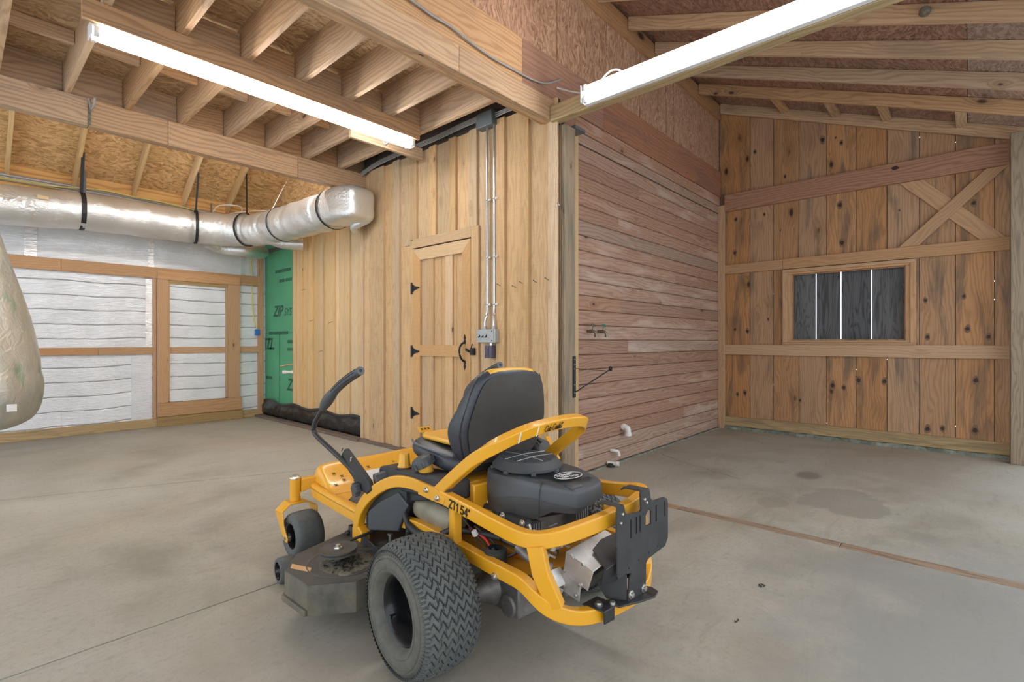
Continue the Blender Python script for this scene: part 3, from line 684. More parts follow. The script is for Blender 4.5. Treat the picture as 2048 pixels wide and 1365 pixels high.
# ---- panelled wall (y = YC)
b = MB(); z = 3.19; k = 0; exp = .1407
z = 1.403 + exp * 12
while z > -.0:
    z0 = max(.012, z - exp + .0022); xs_ = 3.84
    cuts = [3.84] + ([random.uniform(4.6, 6.6)] if k % 3 == 1 else []) + [7.41]
    for xa, xb in zip(cuts, cuts[1:]):
        zz1, zz0 = z - .0022, z0; ch = .007
        X, Y, Z = Vector((1, 0, 0)), Vector((0, 1, 0)), Vector((0, 0, 1))
        if zz1 - zz0 > .03:
            b.poly([(xa, YC + .012, zz0), (xa, YC + ch, zz0), (xa, YC, zz0 + ch), (xa, YC, zz1 - ch), (xa, YC + ch, zz1), (xa, YC + .012, zz1)], (1, 0, 0), xb - xa - .001, grain=(X, Z, Y))
    z -= exp; k += 1
b.box(3.8, 7.5, YC + .012, YC + .03, 0, 3.4, mi=1)
b.box(3.84, 7.42, YC - .002, YC + .012, 3.10, 3.20, 'x')
struct(b.build('wall_panelled', ['ship', 'dark']))
b = MB(); b.box(3.585, 7.44, YC - .018, YC + .012, 3.205, 3.33, 'x'); b.box(3.66, 3.838, YC - .018, YC + .012, 3.142, 3.204, 'x'); b.box(3.50, 3.90, YC + .014, YC + .03, 3.0, 3.4); struct(b.build('trim_16', 'ship', bevel=.003))
b = MB(); b.box(3.655, 3.838, 2.655, 2.72, 0, 3.14, 'z'); struct(b.build('trim_17', 'pine'))
b = MB(); b.box(7.41, 7.47, 2.615, 2.70, 0, 3.2, 'z'); struct(b.build('trim_18', 'rail', bevel=.003))
b = MB(); b.box(3.500, 3.655, 2.56, 2.602, 0, 3.11, 'z'); b.box(3.5, 3.655, 2.603, 2.655, 0, 3.11, 'z')
tag(b.build('corner_post', 'post', bevel=.006), 'weathered square post at the inside corner, with a black arm bracket on it', 'post')
b = MB(); b.box(3.64, 3.80, 2.55, 2.66, 3.115, 3.14); tag(b.build('metal_plate', 'jbox'), 'small dark metal plate on top of the weathered corner post', 'metal plate')

# ---- barn board wall with the shuttered opening (x = XD)
by = [2.70, 2.287, 1.984, 1.675, 1.361, 1.046, .736, .433, .12, -.195, -.62]
def rbot(y): return 4.52 - .392 * (2.62 - y)    # underside of the lean-to rafters
b = MB(); wy0, wy1, wz0, wz1 = .575, 1.745, 1.275, 2.125
X, Y, Z = Vector((1, 0, 0)), Vector((0, 1, 0)), Vector((0, 0, 1))
def slab(y0, y1, z0, z1a, z1b, rnd, off):
    b.poly([(XD, y0, z0), (XD, y1, z0), (XD, y1, z1b), (XD, y0, z1a)], (1, 0, 0), .022, grain=(Z, Y, X), rnd=rnd, off=off)
for y1, y0 in zip(by, by[1:]):
    gap = .007; a_, c_ = y0 + gap / 2, y1 - gap / 2
    rn = random.random(); of = Vector((random.uniform(-9, 9), random.uniform(-9, 9), random.uniform(-9, 9)))
    def full(p, q): slab(p, q, .02, rbot(p) + .1, rbot(q) + .1, rn, of)
    if c_ <= wy0 or a_ >= wy1: full(a_, c_)
    else:
        if a_ < wy0: full(a_, wy0 - .0001); a_ = wy0
        if c_ > wy1: full(wy1 + .0001, c_); c_ = wy1
        slab(a_, c_, .02, wz0, wz0, rn, of); slab(a_, c_, wz1, rbot(a_) + .1, rbot(c_) + .1, rn, of)
leaks = {2.287: (3.9,), 1.984: (1.9, .66), 1.675: (), 1.361: (4.05, .2), 1.046: (.9,), .736: (3.9, 1.03), .433: (3.62,), .12: (3.48, .3), -.195: (1.9, 1.7)}
for y in by[1:-1]:  # unseen backing strips added behind the seams, broken where light dots come through
    if abs(y) < 9:
        zs = sorted(leaks.get(y, ())); z0 = .03; top_ = rbot(y) + .09
        if wy0 < y < wy1: zs = [z_ for z_ in zs if z_ < wz0 - .1 or z_ > wz1 + .1]
        for z_ in zs + [top_]:
            z1 = min(z_ - .007, top_); spans = [(z0, z1)]
            if wy0 < y < wy1:
                spans = [(max(z0, p), min(z1, q)) for p, q in ((0, wz0 - .07), (wz1 + .07, 9))]
            for p, q in spans:
                if q > p: b.box(XD + .0225, XD + .04, y - .03, y + .03, p, q, 'z', mi=1)
            z0 = z_ + .007
b.box(XD + .0225, XD + .04, 2.55, 2.80, 0, 4.7, 'z', mi=1)
random.seed(21)
for (y, z, s_) in ((2.456, .495, .8), (2.354, .523, 1), (1.295, .69, 1.2), (1.172, .667, .9), (1.02, .768, 1.2), (.76, .77, 1.1), (1.663, .47, .7), (.361, .247, 1.1), (.23, .262, .9), (-.049, .824, 1.1), (-.041, .277, 1.2), (2.49, 1.421, .8), (2.32, 1.391, .9), (.361, 1.30, .9), (.02, 1.388, 1), (1.214, 2.97, 1.2), (1.193, 2.488, 1.2), (2.49, 2.515, 1), (2.476, 2.991, .9), (1.722, 4.183, .5), (2.221, 3.891, .8), (1.842, 3.466, .7), (1.406, 3.84, 1.2), (1.20, 3.75, .8), (1.26, 3.83, .4), (-.032, 2.766, 1), (.05, 1.75, .8), (.38, 1.72, .8), (-.15, 1.30, .9), (2.1, 3.0, .6), (1.9, 2.75, .4), (2.05, 1.55, .5), (.85, 3.9, .5), (.25, 3.65, .6), (.18, 3.64, .5), (.62, 2.8, .4)):
    a0 = random.random() * 3
    for rr, mi_, dx in ((.034, 3, .0006), (.022, 2, .0011)):
        pts_ = [(XD - dx, y + s_ * rr * .8 * math.cos(t_) * (1 + .15 * math.sin(3 * t_ + a0)), z + s_ * rr * (1.5 if mi_ == 3 else 1.05) * math.sin(t_) * (1 + .1 * math.sin(2 * t_ + a0))) for t_ in [2 * PI * q_ / 14 for q_ in range(14)]]
        b.poly(pts_, (1, 0, 0), .0004, mi=mi_)
struct(b.build('wall_back_right', ['barn', 'oldwood', 'knot_core', 'knot_halo']))
b = MB(); kx, kz = .654, 3.29
b.poly([(XD - .0606, kx + .035 * math.cos(t_) * (1 + .2 * math.sin(4 * t_)), kz + .024 * math.sin(t_)) for t_ in [2 * PI * q_ / 14 for q_ in range(14)]], (1, 0, 0), .0005, mi=0)
struct(b.build('trim_24', 'knot_core'))
b = MB(); b.box(XD - .06, XD - .001, -.30, 2.62, 3.112, 3.352, 'y'); o = struct(b.build('trim_19', 'redbeam', bevel=.004))
b = MB(); b.box(XD - .045, XD - .001, 1.86, 2.62, 2.215, 2.345, 'y'); b.box(XD - .045, XD - .001, -.40, 1.858, 2.215, 2.352, 'y'); struct(b.build('trim_20', 'rail', bevel=.003))
b = MB(); b.box(XD - .045, XD - .001, -.40, 2.62, 1.06, 1.205, 'y'); struct(b.build('trim_21', 'rail', bevel=.003))
b = MB(); b.box(XD - .05, XD - .001, -.40, 2.62, .045, .175, 'y'); struct(b.build('baseboard_back', 'treated', bevel=.003))
b = MB(); nseg = 40
prof = []
for k in range(nseg + 1):
    y = 2.62 - 3.1 * k / nseg; prof.append(y)
vs = []; fs = []
for k, y in enumerate(prof):
    w = .075 + .014 * math.sin(k * 1.7) + .01 * math.sin(k * .6); h = .042 + .004 * math.sin(k * 2.3)
    vs += [(XD, y, -.01), (XD - w, y, -.01), (XD - w + .012, y, h * .8), (XD - .05, y, h), (XD, y, h)]
for k in range(nseg):
    for j in range(5): fs.append((k * 5 + j, k * 5 + (j + 1) % 5, (k + 1) * 5 + (j + 1) % 5, (k + 1) * 5 + j))
b.quadset(vs, fs); struct(b.build('trim_22', 'curb'))
b = MB(); vs = []; fs = []
for k in range(31):
    x = 3.9 + 3.5 * k / 30; w = .035 + .008 * math.sin(k * 1.3); h = .012 + .003 * math.sin(k * 2.1)
    vs += [(x, YC, -.01), (x, YC - w, -.01), (x, YC - w + .01, h), (x, YC, h)]
for k in range(30):
    for j in range(4): fs.append((k * 4 + j, k * 4 + (j + 1) % 4, (k + 1) * 4 + (j + 1) % 4, (k + 1) * 4 + j))
b.quadset(vs, fs); struct(b.build('trim_23', 'curb'))
# X brace
def brace(q4, x, lab):
    q = MB(); a_, b_ = V3(q4[0]), V3(q4[2]); t = (Vector((0, q4[3][0] - q4[0][0], q4[3][1] - q4[0][1]))).normalized(); sd = Vector((1, 0, 0)).cross(t)
    q.poly([(x, y, z) for y, z in q4], (-1, 0, 0), .022, grain=(t, sd, Vector((1, 0, 0)))); return tag(q.build('cross_brace', 'rail', bevel=.002), lab, 'brace', 'X of diagonal braces')
V3 = lambda p: Vector((0, *p))
brace([(.62, 3.109), (.40, 3.109), (-.285, 2.354), (-.08, 2.354)], XD - .002, 'lower-lying diagonal brace board of the X, falling to the right')
brace([(-.13, 3.109), (-.295, 3.109), (.44, 2.354), (.62, 2.354)], XD - .0245, 'front diagonal brace board of the X, rising unbroken to the right above the window')
# window opening and its weathered boards outside
d = struct(thing('window_1', None, None, (XD, 1.16, 1.20)))
def wf(name, y0, y1, z0, z1, ax, x0=-.05, x1=.02):
    q = MB(); q.box(x0, x1, y0 - 1.16, y1 - 1.16, z0 - 1.2, z1 - 1.2, ax); return q.build(name, 'rail', d, bevel=.002)
wf('frame_side', 1.757, 1.80, 1.262, 2.137, 'z', -.045, .09); wf('frame_side', .515, .559, 1.262, 2.137, 'z', -.045, .09)
wf('frame_head', .515, 1.80, 2.138, 2.165, 'y', -.045, .09); wf('frame_sill', .515, 1.80, 1.235, 1.261, 'y', -.045, .09)
wf('casing_side', 1.801, 1.86, 1.235, 2.165, 'z', -.055, -.001); wf('casing_side', .463, .514, 1.235, 2.165, 'z', -.055, -.001)
wf('casing_head', .463, 1.86, 2.166, 2.205, 'y', -.055, -.001); wf('casing_sill', .463, 1.86, 1.207, 1.234, 'y', -.06, -.001)
ye = [1.90, 1.50, 1.222, .90, .40]
yy = []
for k, (y1, y0) in enumerate(zip(ye, ye[1:])):
    q = MB(); q.box(.11, .135, y0 + .0065 - 1.16, y1 - .0065 - 1.16, -.05, 1.05, 'z'); q.build('outer_board', 'grey_board', d)

# posts on the open side
b = MB(); b.box(7.22, 7.38, -.46, -.305, 0, 3.372, 'z'); tag(b.build('corner_post', 'post', bevel=.006), 'tall greenish weathered post at the right picture edge, against the barn board wall', 'post')

# ---- lean-to rafters and roof deck on the right
G = Vector((0, -1, -.392)).normalized(); NN = Vector((0, -.392, 1)).normalized()
rl = ['hard against the barn board wall', 'second out from the barn board wall', 'third out from the barn board wall', 'fourth out from the barn board wall', 'fifth out from the barn board wall']
xr = [7.455, 6.675, 6.04, 5.415, 4.80, 4.19, 3.58, 2.97, 2.36, 1.75, 1.14, .53, -.08, -.69, -1.3]
for k, x in enumerate(xr):
    b = MB(); h = .14
    ya, yb = 2.675, -1.25
    b.poly([(x - .02, ya, rbot(ya)), (x - .02, ya, rbot(ya) + h), (x - .02, yb, rbot(yb) + h), (x - .02, yb, rbot(yb))], (1, 0, 0), .04, grain=(G, NN, X))
    o = b.build('roof_rafter', 'joist', bevel=.002)
    if k < 5: tag(o, 'long lean-to rafter sloping down to the right, ' + rl[k], 'rafter', 'lean-to rafters')
    else: tag(o, 'lean-to rafter toward the camera, %s past the fifth' % ['first', 'second', 'third', 'fourth', 'fifth', 'sixth', 'seventh', 'eighth', 'ninth', 'tenth'][k - 5], 'rafter', 'lean-to rafters')
for k, (y, lb) in enumerate(((1.82, 'highest'), (1.24, 'second highest'), (.73, 'second lowest'), (.07, 'lowest, beside the bright sheathing'))):
    b = MB(); b.box(6.70, 7.433, y - .045, y + .045, rbot(y) + .085, rbot(y) + .135, 'x')
    tag(b.build('lookout_block', 'joist', bevel=.002), 'short block between the last two lean-to rafters, %s of the four' % lb, 'block', 'blocks between the last two rafters')
b = MB(); x = -2.2
for k in range(5):
    x1 = min(7.75, x + 2.44)
    for ya, yb in ((2.73, 1.24), (1.236, .02), (.016, -1.3)):
        zo = .142
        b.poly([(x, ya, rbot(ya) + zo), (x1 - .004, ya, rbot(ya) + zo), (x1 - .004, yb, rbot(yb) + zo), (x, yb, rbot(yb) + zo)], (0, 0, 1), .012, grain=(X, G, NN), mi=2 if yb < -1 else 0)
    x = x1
b.poly([(-2.3, 2.75, rbot(2.75) + .162), (7.8, 2.75, rbot(2.75) + .162), (7.8, -1.32, rbot(-1.32) + .162), (-2.3, -1.32, rbot(-1.32) + .162)], (0, 0, 1), .01, mi=1)  # added backing sheet, unseen, stops sky light leaking through the deck seams
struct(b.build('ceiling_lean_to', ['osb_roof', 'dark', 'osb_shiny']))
b = MB(); b.box(3.41, 3.50, -.9, 2.65, 3.12, 3.255, 'y')
tag(b.build('ceiling_beam', 'treated', bevel=.004), 'beam running from the corner post toward the camera with the right light on its side', 'beam')
# ================================================================== LIGHTS, DUCT, WIRING, FITTINGS
def tube_light(name, label, loc, rz, along, tubes, housing_boxes, L=2.44):
    t = thing(name, label, 'light fixture', loc, rz)
    b = MB()
    for hb in housing_boxes: b.box(*hb)
    b.build('housing', 'white_metal', t, bevel=.003)
    for (y, z) in tubes:
        b = MB(); b.lathe([(.019, 0), (.019, L - .08)], (.04, y, z), (1, 0, 0), 14, cap=True); tb = b.build('tube', 'tube', t)
        for x in (.012, L - .04):
            q = MB(); q.box(x, x + .028, y - .016, y + .016, z - .026, z + .03); q.build('socket', 'white_metal', tb, bevel=.004)
    return t
# left fixture on its mounting board below the joists
b = MB(); b.box(.52, 3.04, 3.955, 3.995, 3.205, 3.333, 'x')
tag(b.build('mounting_board', 'beam', bevel=.003), 'board under the ceiling joists that carries the left tube light', 'board')
b = MB(); b.box(2.55, 3.40, 4.38, 4.42, 3.205, 3.333, 'x')
tag(b.build('hanging_board', 'joist', bevel=.003), 'short board hung under the joists just past the right end of the left tube light', 'board')
L1 = tube_light('tube_light', 'long two-tube fluorescent light lit under the left ceiling joists', (.57, 4.045, 3.20), 0, 'x', [(-.045, -.035), (.045, -.035)],
    [(0, 2.44, -.048, .06, .0, .035), (0, 2.44, -.02, .02, -.018, 0), (-.004, .004, -.048, .065, -.06, .03), (2.436, 2.444, -.048, .065, -.06, .03)])
# right fixture on the side of the beam that comes from the corner post
L2 = tube_light('tube_light', 'long two-tube fluorescent light lit on the side of the beam at upper right', (3.37, 2.27, 3.195), -PI / 2, 'y', [(-.035, .042), (-.035, -.042)],
    [(0, 2.44, .0, .037, -.065, .065), (0, 2.44, -.02, 0, -.02, .02), (-.004, .004, -.06, .03, -.068, .068), (2.436, 2.444, -.06, .03, -.068, .068), (0, 2.44, -.008, .036, -.071, -.064)])

tube_light('tube_light', 'two-tube fluorescent light behind the long beam, over the foil wall bay', (.75, 5.93, 3.62), 0, 'x', [(-.045, -.035), (.045, -.035)],
    [(0, 2.44, -.048, .06, .0, .035), (0, 2.44, -.02, .02, -.018, 0), (-.004, .004, -.065, .065, -.06, .03), (2.436, 2.444, -.065, .065, -.06, .03)])
b = MB(); b.box(.7, 3.25, 5.801, 5.98, 3.656, 3.694, 'x'); struct(b.build('trim_25', 'joist'))
# ---- insulated duct
t = thing('air_duct', 'fat silver foil-wrapped air duct running under the rafters and bending along the door wall', 'duct', (0, 0, 0))
path = catmull([(-2.1, 8.36, 2.70), (-1, 8.34, 2.74), (.3, 8.32, 2.83), (1.06, 8.30, 2.885), (1.7, 8.28, 2.895), (2.31, 8.22, 2.885), (2.75, 8.02, 2.88), (3.00, 7.6, 2.87), (3.07, 7.1, 2.875), (3.10, 6.5, 2.865), (3.12, 5.95, 2.86)], 14)
def blob_tube(path, r0, n=36, amp=.009, seed=1.):
    vs = []; fs = []; N = len(path)
    for i, p in enumerate(path):
        a = path[max(0, i - 1)]; c = path[min(N - 1, i + 1)]; tt = (c - a).normalized(); sd = tt.cross(Vector((0, 0, 1))).normalized(); u = sd.cross(tt)
        for j in range(n):
            th = 2 * PI * j / n
            rr = r0(i / (N - 1)) if callable(r0) else r0
            rr += amp * (math.sin(i * .55 * seed + 3 * th) * .5 + math.sin(i * 1.3 + 5 * th + seed) * .3 + math.sin(i * 2.3 - 4 * th) * .3)
            vs.append(p + sd * math.cos(th) * rr + u * math.sin(th) * rr)
    for i in range(N - 1):
        for j in range(n): fs.append((i * n + j, i * n + (j + 1) % n, (i + 1) * n + (j + 1) % n, (i + 1) * n + j))
    fs += [list(range(n))[::-1], [(N - 1) * n + j for j in range(n)]]
    return vs, fs
def strapr(u):
    r = .232
    for s_ in (.50, .66, .745, .86): r -= .026 * math.exp(-((u - s_) / .006) ** 2)
    return r
b = MB(); vs, fs = blob_tube(path, strapr); b.quadset(vs, fs, smooth=True); b.build('duct_run', 'duct', t, angle=80, sub=1)
# squared end boot, turned toward the wall
b = MB(); vs = []; fs = []
secs = [((3.12, 6.0, 2.86), .215, 0.), ((3.13, 5.72, 2.865), .222, .25), ((3.15, 5.48, 2.865), .23, .6), ((3.19, 5.28, 2.86), .225, .9), ((3.20, 5.21, 2.855), .19, 1.), ((3.20, 5.20, 2.855), .06, 1.)]
n = 32
for i, (p, rr, sq) in enumerate(secs):
    tt = Vector((.18 * sq, -1, 0)).normalized(); sd = tt.cross(Vector((0, 0, 1))); u = Vector((0, 0, 1))
    for j in range(n):
        th = 2 * PI * j / n; c_, s_ = math.cos(th), math.sin(th); pw = 2 + 5 * sq
        k = 1 / ((abs(c_) ** pw + abs(s_) ** pw) ** (1 / pw)); q = rr * k * (1 + .035 * math.sin(5 * th + i * 2) + .02 * math.sin(11 * th - i * 3)) * (.9 if sq > .5 else 1)
        vs.append(Vector(p) + sd * c_ * q + u * s_ * q)
for i in range(len(secs) - 1):
    for j in range(n): fs.append((i * n + j, i * n + (j + 1) % n, (i + 1) * n + (j + 1) % n, (i + 1) * n + j))
fs += [[(len(secs) - 1) * n + j for j in range(n)]]
b.quadset(vs, fs, smooth=True); b.build('end_boot', 'duct', t, angle=80, sub=2)
b = MB(); b.tube(catmull([(3.30, 5.3, 2.70), (3.25, 5.5, 2.64), (3.32, 5.6, 2.62), (3.36, 5.7, 2.68)], 5), .05, 10); b.build('boot_flap', 'duct', t, angle=80)
b = MB(); b.tube(catmull([(2.5, 8.35, 2.72), (2.75, 8.4, 2.66), (3.0, 8.25, 2.64), (3.3, 8.45, 2.66), (3.42, 8.6, 2.72)], 6), .09, 12); b.build('branch_duct', 'duct', t, angle=80); b = MB(); b.tube(catmull([(3.0, 7.4, 2.72), (3.2, 7.3, 2.66), (3.42, 7.2, 2.66)], 6), .085, 12); b.build('branch_duct', 'duct', t, angle=80)
b = MB(); b.box(.66, .76, 8.062, 8.085, 2.92, 2.96); b.build('paper_label', 'tan_label', t)
# straps: a hanging web from a rafter and a loop round the duct
def strap(p_top, c, axis, r, mat='strap', w=.035):
    b = MB(); axis = Vector(axis).normalized(); c = Vector(c); sd = axis.cross(Vector((0, 0, 1))).normalized(); pts = []
    for k in range(25):
        th = R(-100 + 14 * k + 8) if False else 2 * PI * k / 24
        pts.append(c + sd * math.cos(th) * r + Vector((0, 0, 1)) * math.sin(th) * r)
    sec = [(-w / 2, -.002), (w / 2, -.002), (w / 2, .002), (-w / 2, .002)]
    vs = []; fs = []
    for p in pts[:-1]:
        rad = (p - c).normalized()
        for a_, q in ((-1, 0), (1, 0), (1, 1), (-1, 1)): vs.append(p + axis * a_ * w / 2 + rad * .004 * q)
    m = len(pts) - 1
    for i in range(m):
        for j in range(4): fs.append((i * 4 + j, i * 4 + (j + 1) % 4, ((i + 1) % m) * 4 + (j + 1) % 4, ((i + 1) % m) * 4 + j))
    b.quadset(vs, fs, smooth=False)
    if p_top: b.bar(Vector(p_top), c + sd * 0 + Vector((0, 0, r)) * 1.0, w * .7, .004, up=sd)
    return b.build('hanging_strap', mat, t)
strap((1.085, 8.16, rz(8.16) + .03), (1.085, 8.30, 2.887), (1, 0, 0), .234, 'strap', .05)
strap((2.32, 8.05, rz(8.05) - .01), (2.33, 8.21, 2.885), (1, -.2, 0), .236)
strap((2.90, 7.9, rz(7.9)), (2.88, 7.83, 2.878), (.5, -1, 0), .238)
strap(None, (3.075, 7.05, 2.875), (0, -1, 0), .238, w=.022)
strap((3.12, 5.78, 3.10), (3.13, 5.76, 2.863), (0, -1, 0), .240)
b = MB(); b.bar((1.13, 8.4, 3.42), (1.13, 8.4, 3.12), .03, .004, up=(0, 1, 0)); tag(b.build('strap_offcut', 'strap_g'), 'grey strap end hanging beside the leftmost black duct strap', 'strap')
b = MB(); b.bar((2.62, 8.5, 3.34), (2.62, 8.5, 3.08), .02, .004, up=(0, 1, 0)); tag(b.build('strap_offcut', 'strap_g'), 'thin grey strap end hanging just left of the second duct strap', 'strap')

# ---- wires
def cable(pts, r, mat, label, group=None, n=8, parent=None, name='cable'):
    b = MB(); b.tube(catmull(pts, 6), r, n); o = b.build(name, mat, parent, angle=80)
    return tag(o, label, 'cable', group)
for k in range(6):
    z = 3.275 - .015 * k
    pts = [(-2, 8.60, z + .03), (-.6, 8.60, z + .01), (.38, 8.62, z), (1.0, 8.61, z - .004), (1.6, 8.63, z - .01), (2.2, 8.62, z - .035), (2.9, 8.60, z - .05), (3.4, 8.62, z - .06)]
    cable(pts, .007, 'cable_w' if k % 2 else 'cable_g', 'pale cable in the bundle running along the orange plywood band above the duct', 'cables above the duct')
cable([(-1, 8.56, 3.20), (.38, 8.58, 3.205), (.86, 8.56, 3.205), (1.3, 8.55, 3.26), (1.68, 8.57, 3.25), (2.06, 8.57, 3.24), (2.5, 8.57, 3.20), (3.3, 8.6, 3.15)], .008, 'cable_y', 'yellow cable lying over the pale cable bundle above the duct')
cable([(2.55, 8.2, 3.14), (2.62, 8.15, 3.24), (2.85, 8.05, 3.26), (2.90, 8.1, 3.19), (2.78, 8.2, 3.16), (3.0, 7.9, 3.19), (3.22, 7.75, 3.2), (3.34, 7.7, 3.14)], .008, 'cable_w', 'loose white cable coiled on top of the duct bend')
cable([(3.42, 7.4, 3.13), (3.44, 7.2, 3.28), (3.45, 7.0, 3.32), (3.46, 6.95, 3.24), (3.44, 7.1, 3.16), (3.42, 7.3, 3.12)], .008, 'cable_y', 'loose yellow cable looped on the upper corner wall behind the duct')
cable([(3.30, 8.80, 2.9), (3.31, 8.81, 2.55), (3.325, 8.82, 2.2), (3.33, 8.825, 1.9), (3.36, 8.815, 1.6), (3.40, 8.80, 1.46)], .009, 'cable_y', 'yellow cable hanging down the foil wall to the blue box')
t2 = thing('outlet_box', 'small blue electrical box at the end of the yellow cable by the foil wall corner', 'electrical box', (3.40, 8.79, 1.40))
b = MB(); b.box(-.035, .035, -.02, .03, -.05, .05); b.build('box_body', 'blue', t2, bevel=.004)
b = MB(); b.box(-.025, .025, -.024, -.02, -.04, .04); b.build('box_rim', 'blue', t2)
for k in range(4):
    pts = [(3.405, 5.62, 3.30 + .015 * k), (3.40, 5.3, 3.345 + .015 * k), (3.405, 4.9, 3.365 + .015 * k), (3.40, 4.5, 3.36 + .015 * k), (3.405, 4.1, 3.365 + .015 * k), (3.40, 3.75, 3.375 + .015 * k), (3.425, 3.54, 3.39 + .015 * k)]
    cable(pts, .0065, 'cable_g', 'grey cable along the top of the door wall, left of the junction box', 'cables at the top of the door wall')
for k in range(3):
    cable([(3.425, 3.31, 3.36 + .02 * k), (3.40, 3.15, 3.352 + .015 * k), (3.40, 2.95, 3.34 + .02 * k), (3.42, 2.82, 3.35 + .015 * k)], .0065, 'cable_g', 'grey cable at the top of the door wall, between junction box and header', 'short cables right of the junction box')
cable([(x, 2.648, z) for x, z in ((.3, 3.47), (1.0, 3.455), (1.65, 3.44), (1.97, 3.432), (2.13, 3.416), (2.3, 3.416), (2.49, 3.39), (2.72, 3.373), (2.97, 3.379), (3.19, 3.39), (3.35, 3.424), (3.48, 3.49), (3.594, 3.545))][:-1] + [(3.58, 2.67, 3.55)], .008, 'cable_g', 'white cable stapled along the header board above the ceiling joists')
cable([(3.53, 2.668, 3.46), (3.545, 2.63, 3.44), (3.54, 2.50, 3.37), (3.515, 2.35, 3.30), (3.48, 2.27, 3.275)], .008, 'cable_w', 'short white cable from the header board into the right tube light')
cable([(3.44, 2.18, 3.262), (3.44, 2.14, 3.33), (3.44, 2.06, 3.36), (3.44, 1.99, 3.33), (3.44, 1.96, 3.262)], .008, 'cable_w', 'white cable arching over the beam behind the right tube light')
cable([(2.75, 4.02, 3.27), (2.77, 4.08, 3.15), (2.80, 4.2, 3.16), (2.83, 4.3, 3.30)], .009, 'cable_g', 'grey cable hanging below the far end of the left tube light')
cable([(.80, 5.45, 3.30), (.80, 5.5, 3.25), (.79, 5.57, 3.24), (.78, 5.59, 3.33)], .008, 'cable_g', 'short grey cable bent over the long beam at far left')
b = MB(); b.box(.775, .795, 5.594, 5.5995, 3.105, 3.33, 'z'); tag(b.build('foam_streak', 'clutter'), 'grey streak of old foam down the long beam at far left', 'foam')

# ---- conduits, switch box, outlet, junction box
for (yy_, kk, s_) in ((3.431, 'left', -1), (3.338, 'right', 1)):
    t3 = thing('conduit', 'galvanised conduit rising from the switch box, the %s one of the pair' % kk, 'conduit', (3.42, yy_, 0), group='pair of conduits')
    x0 = .018; b = MB(); b.tube(catmull([(x0, -.0, 3.29), (x0, 0, 3.2), (x0, 0, 2.6), (x0, 0, 2.0), (x0, 0, 1.62), (x0 - .005, .0, 1.52), (x0 - .02, .012 * s_ * -1, 1.44), (x0 - .02, .012 * s_ * -1, 1.375)], 6), .0125, 12); b.build('pipe', 'conduit', t3, angle=80)
    for z in (2.60, 2.05, 1.60):
        b = MB(); b.box(.012, .025, -.05, .018, z - .009, z + .009); b.lathe([(.0001, .005), (.005, .003), (.006, 0)], (.012, -.04, z), (-1, 0, 0), 8)
        b.tube([(.020 + .015 * math.cos(a), .015 * math.sin(a), z) for a in [R(90 + 15 * q) for q in range(13)]], .005, 6); b.build('clip', 'bolt', t3)
    b = MB(); b.cyl((x0 - .02, .012 * s_ * -1, 1.365), (x0 - .02, .012 * s_ * -1, 1.395), .018, 12); b.build('coupling', 'greybox', t3)
t3 = thing('switch_box', 'grey metal box with three black toggle switches on the door wall', 'switch box', (3.435, 3.40, 1.30))
b = MB(); b.box(-.05, .012, -.12, .12, -.065, .065); b.build('box_body', 'greybox', t3, bevel=.008)
b = MB(); b.box(-.056, -.05, -.105, .118, -.062, .062); b.build('cover_plate', 'greybox', t3, bevel=.004)
for y in (.075, .03, -.015):
    b = MB(); b.box(-.058, -.055, y - .006, y + .006, -.014, .014); b.bar((-.057, y, 0), (-.075, y + .002, -.012), .008, .008); b.build('toggle', 'toggle', t3)
b = MB()
for z in (-.045, .045): b.lathe([(.0001, .004), (.005, .002), (.006, 0)], (-.056, -.085, z), (-1, 0, 0), 8)
b.build('screw', 'toggle', t3)
t3 = thing('power_outlet', 'small purplish grey power outlet box hanging below the switch box', 'outlet', (3.435, 3.375, 1.15))
b = MB(); b.box(-.045, .012, -.045, .045, -.06, .06); b.build('box_body', 'outlet', t3, bevel=.004)
b = MB(); b.box(-.05, -.045, -.012, .040, -.052, .052); b.build('receptacle', 'outlet', t3, bevel=.002)
b = MB()
for z in (.028, -.008, -.03):
    for y in (.004, .022): b.box(-.0512, -.0495, y - .0015, y + .0015, z - .007, z + .007)
b.build('socket_slot', 'ink', t3)
b = MB(); b.cyl((-.015, -.012, .06), (-.015, -.012, .088), .014, 10); b.build('nipple', 'conduit', t3)
t3 = thing('junction_box', 'grey junction box at the top of the door wall above the two conduits', 'junction box', (3.43, 3.425, 3.36))
b = MB(); b.box(-.05, .04, -.115, .105, -.07, .07); b.build('box_body', 'jbox', t3, bevel=.004)
b = MB(); b.box(-.054, -.05, -.11, .10, -.066, .066); b.build('cover_plate', 'jbox', t3, bevel=.002)

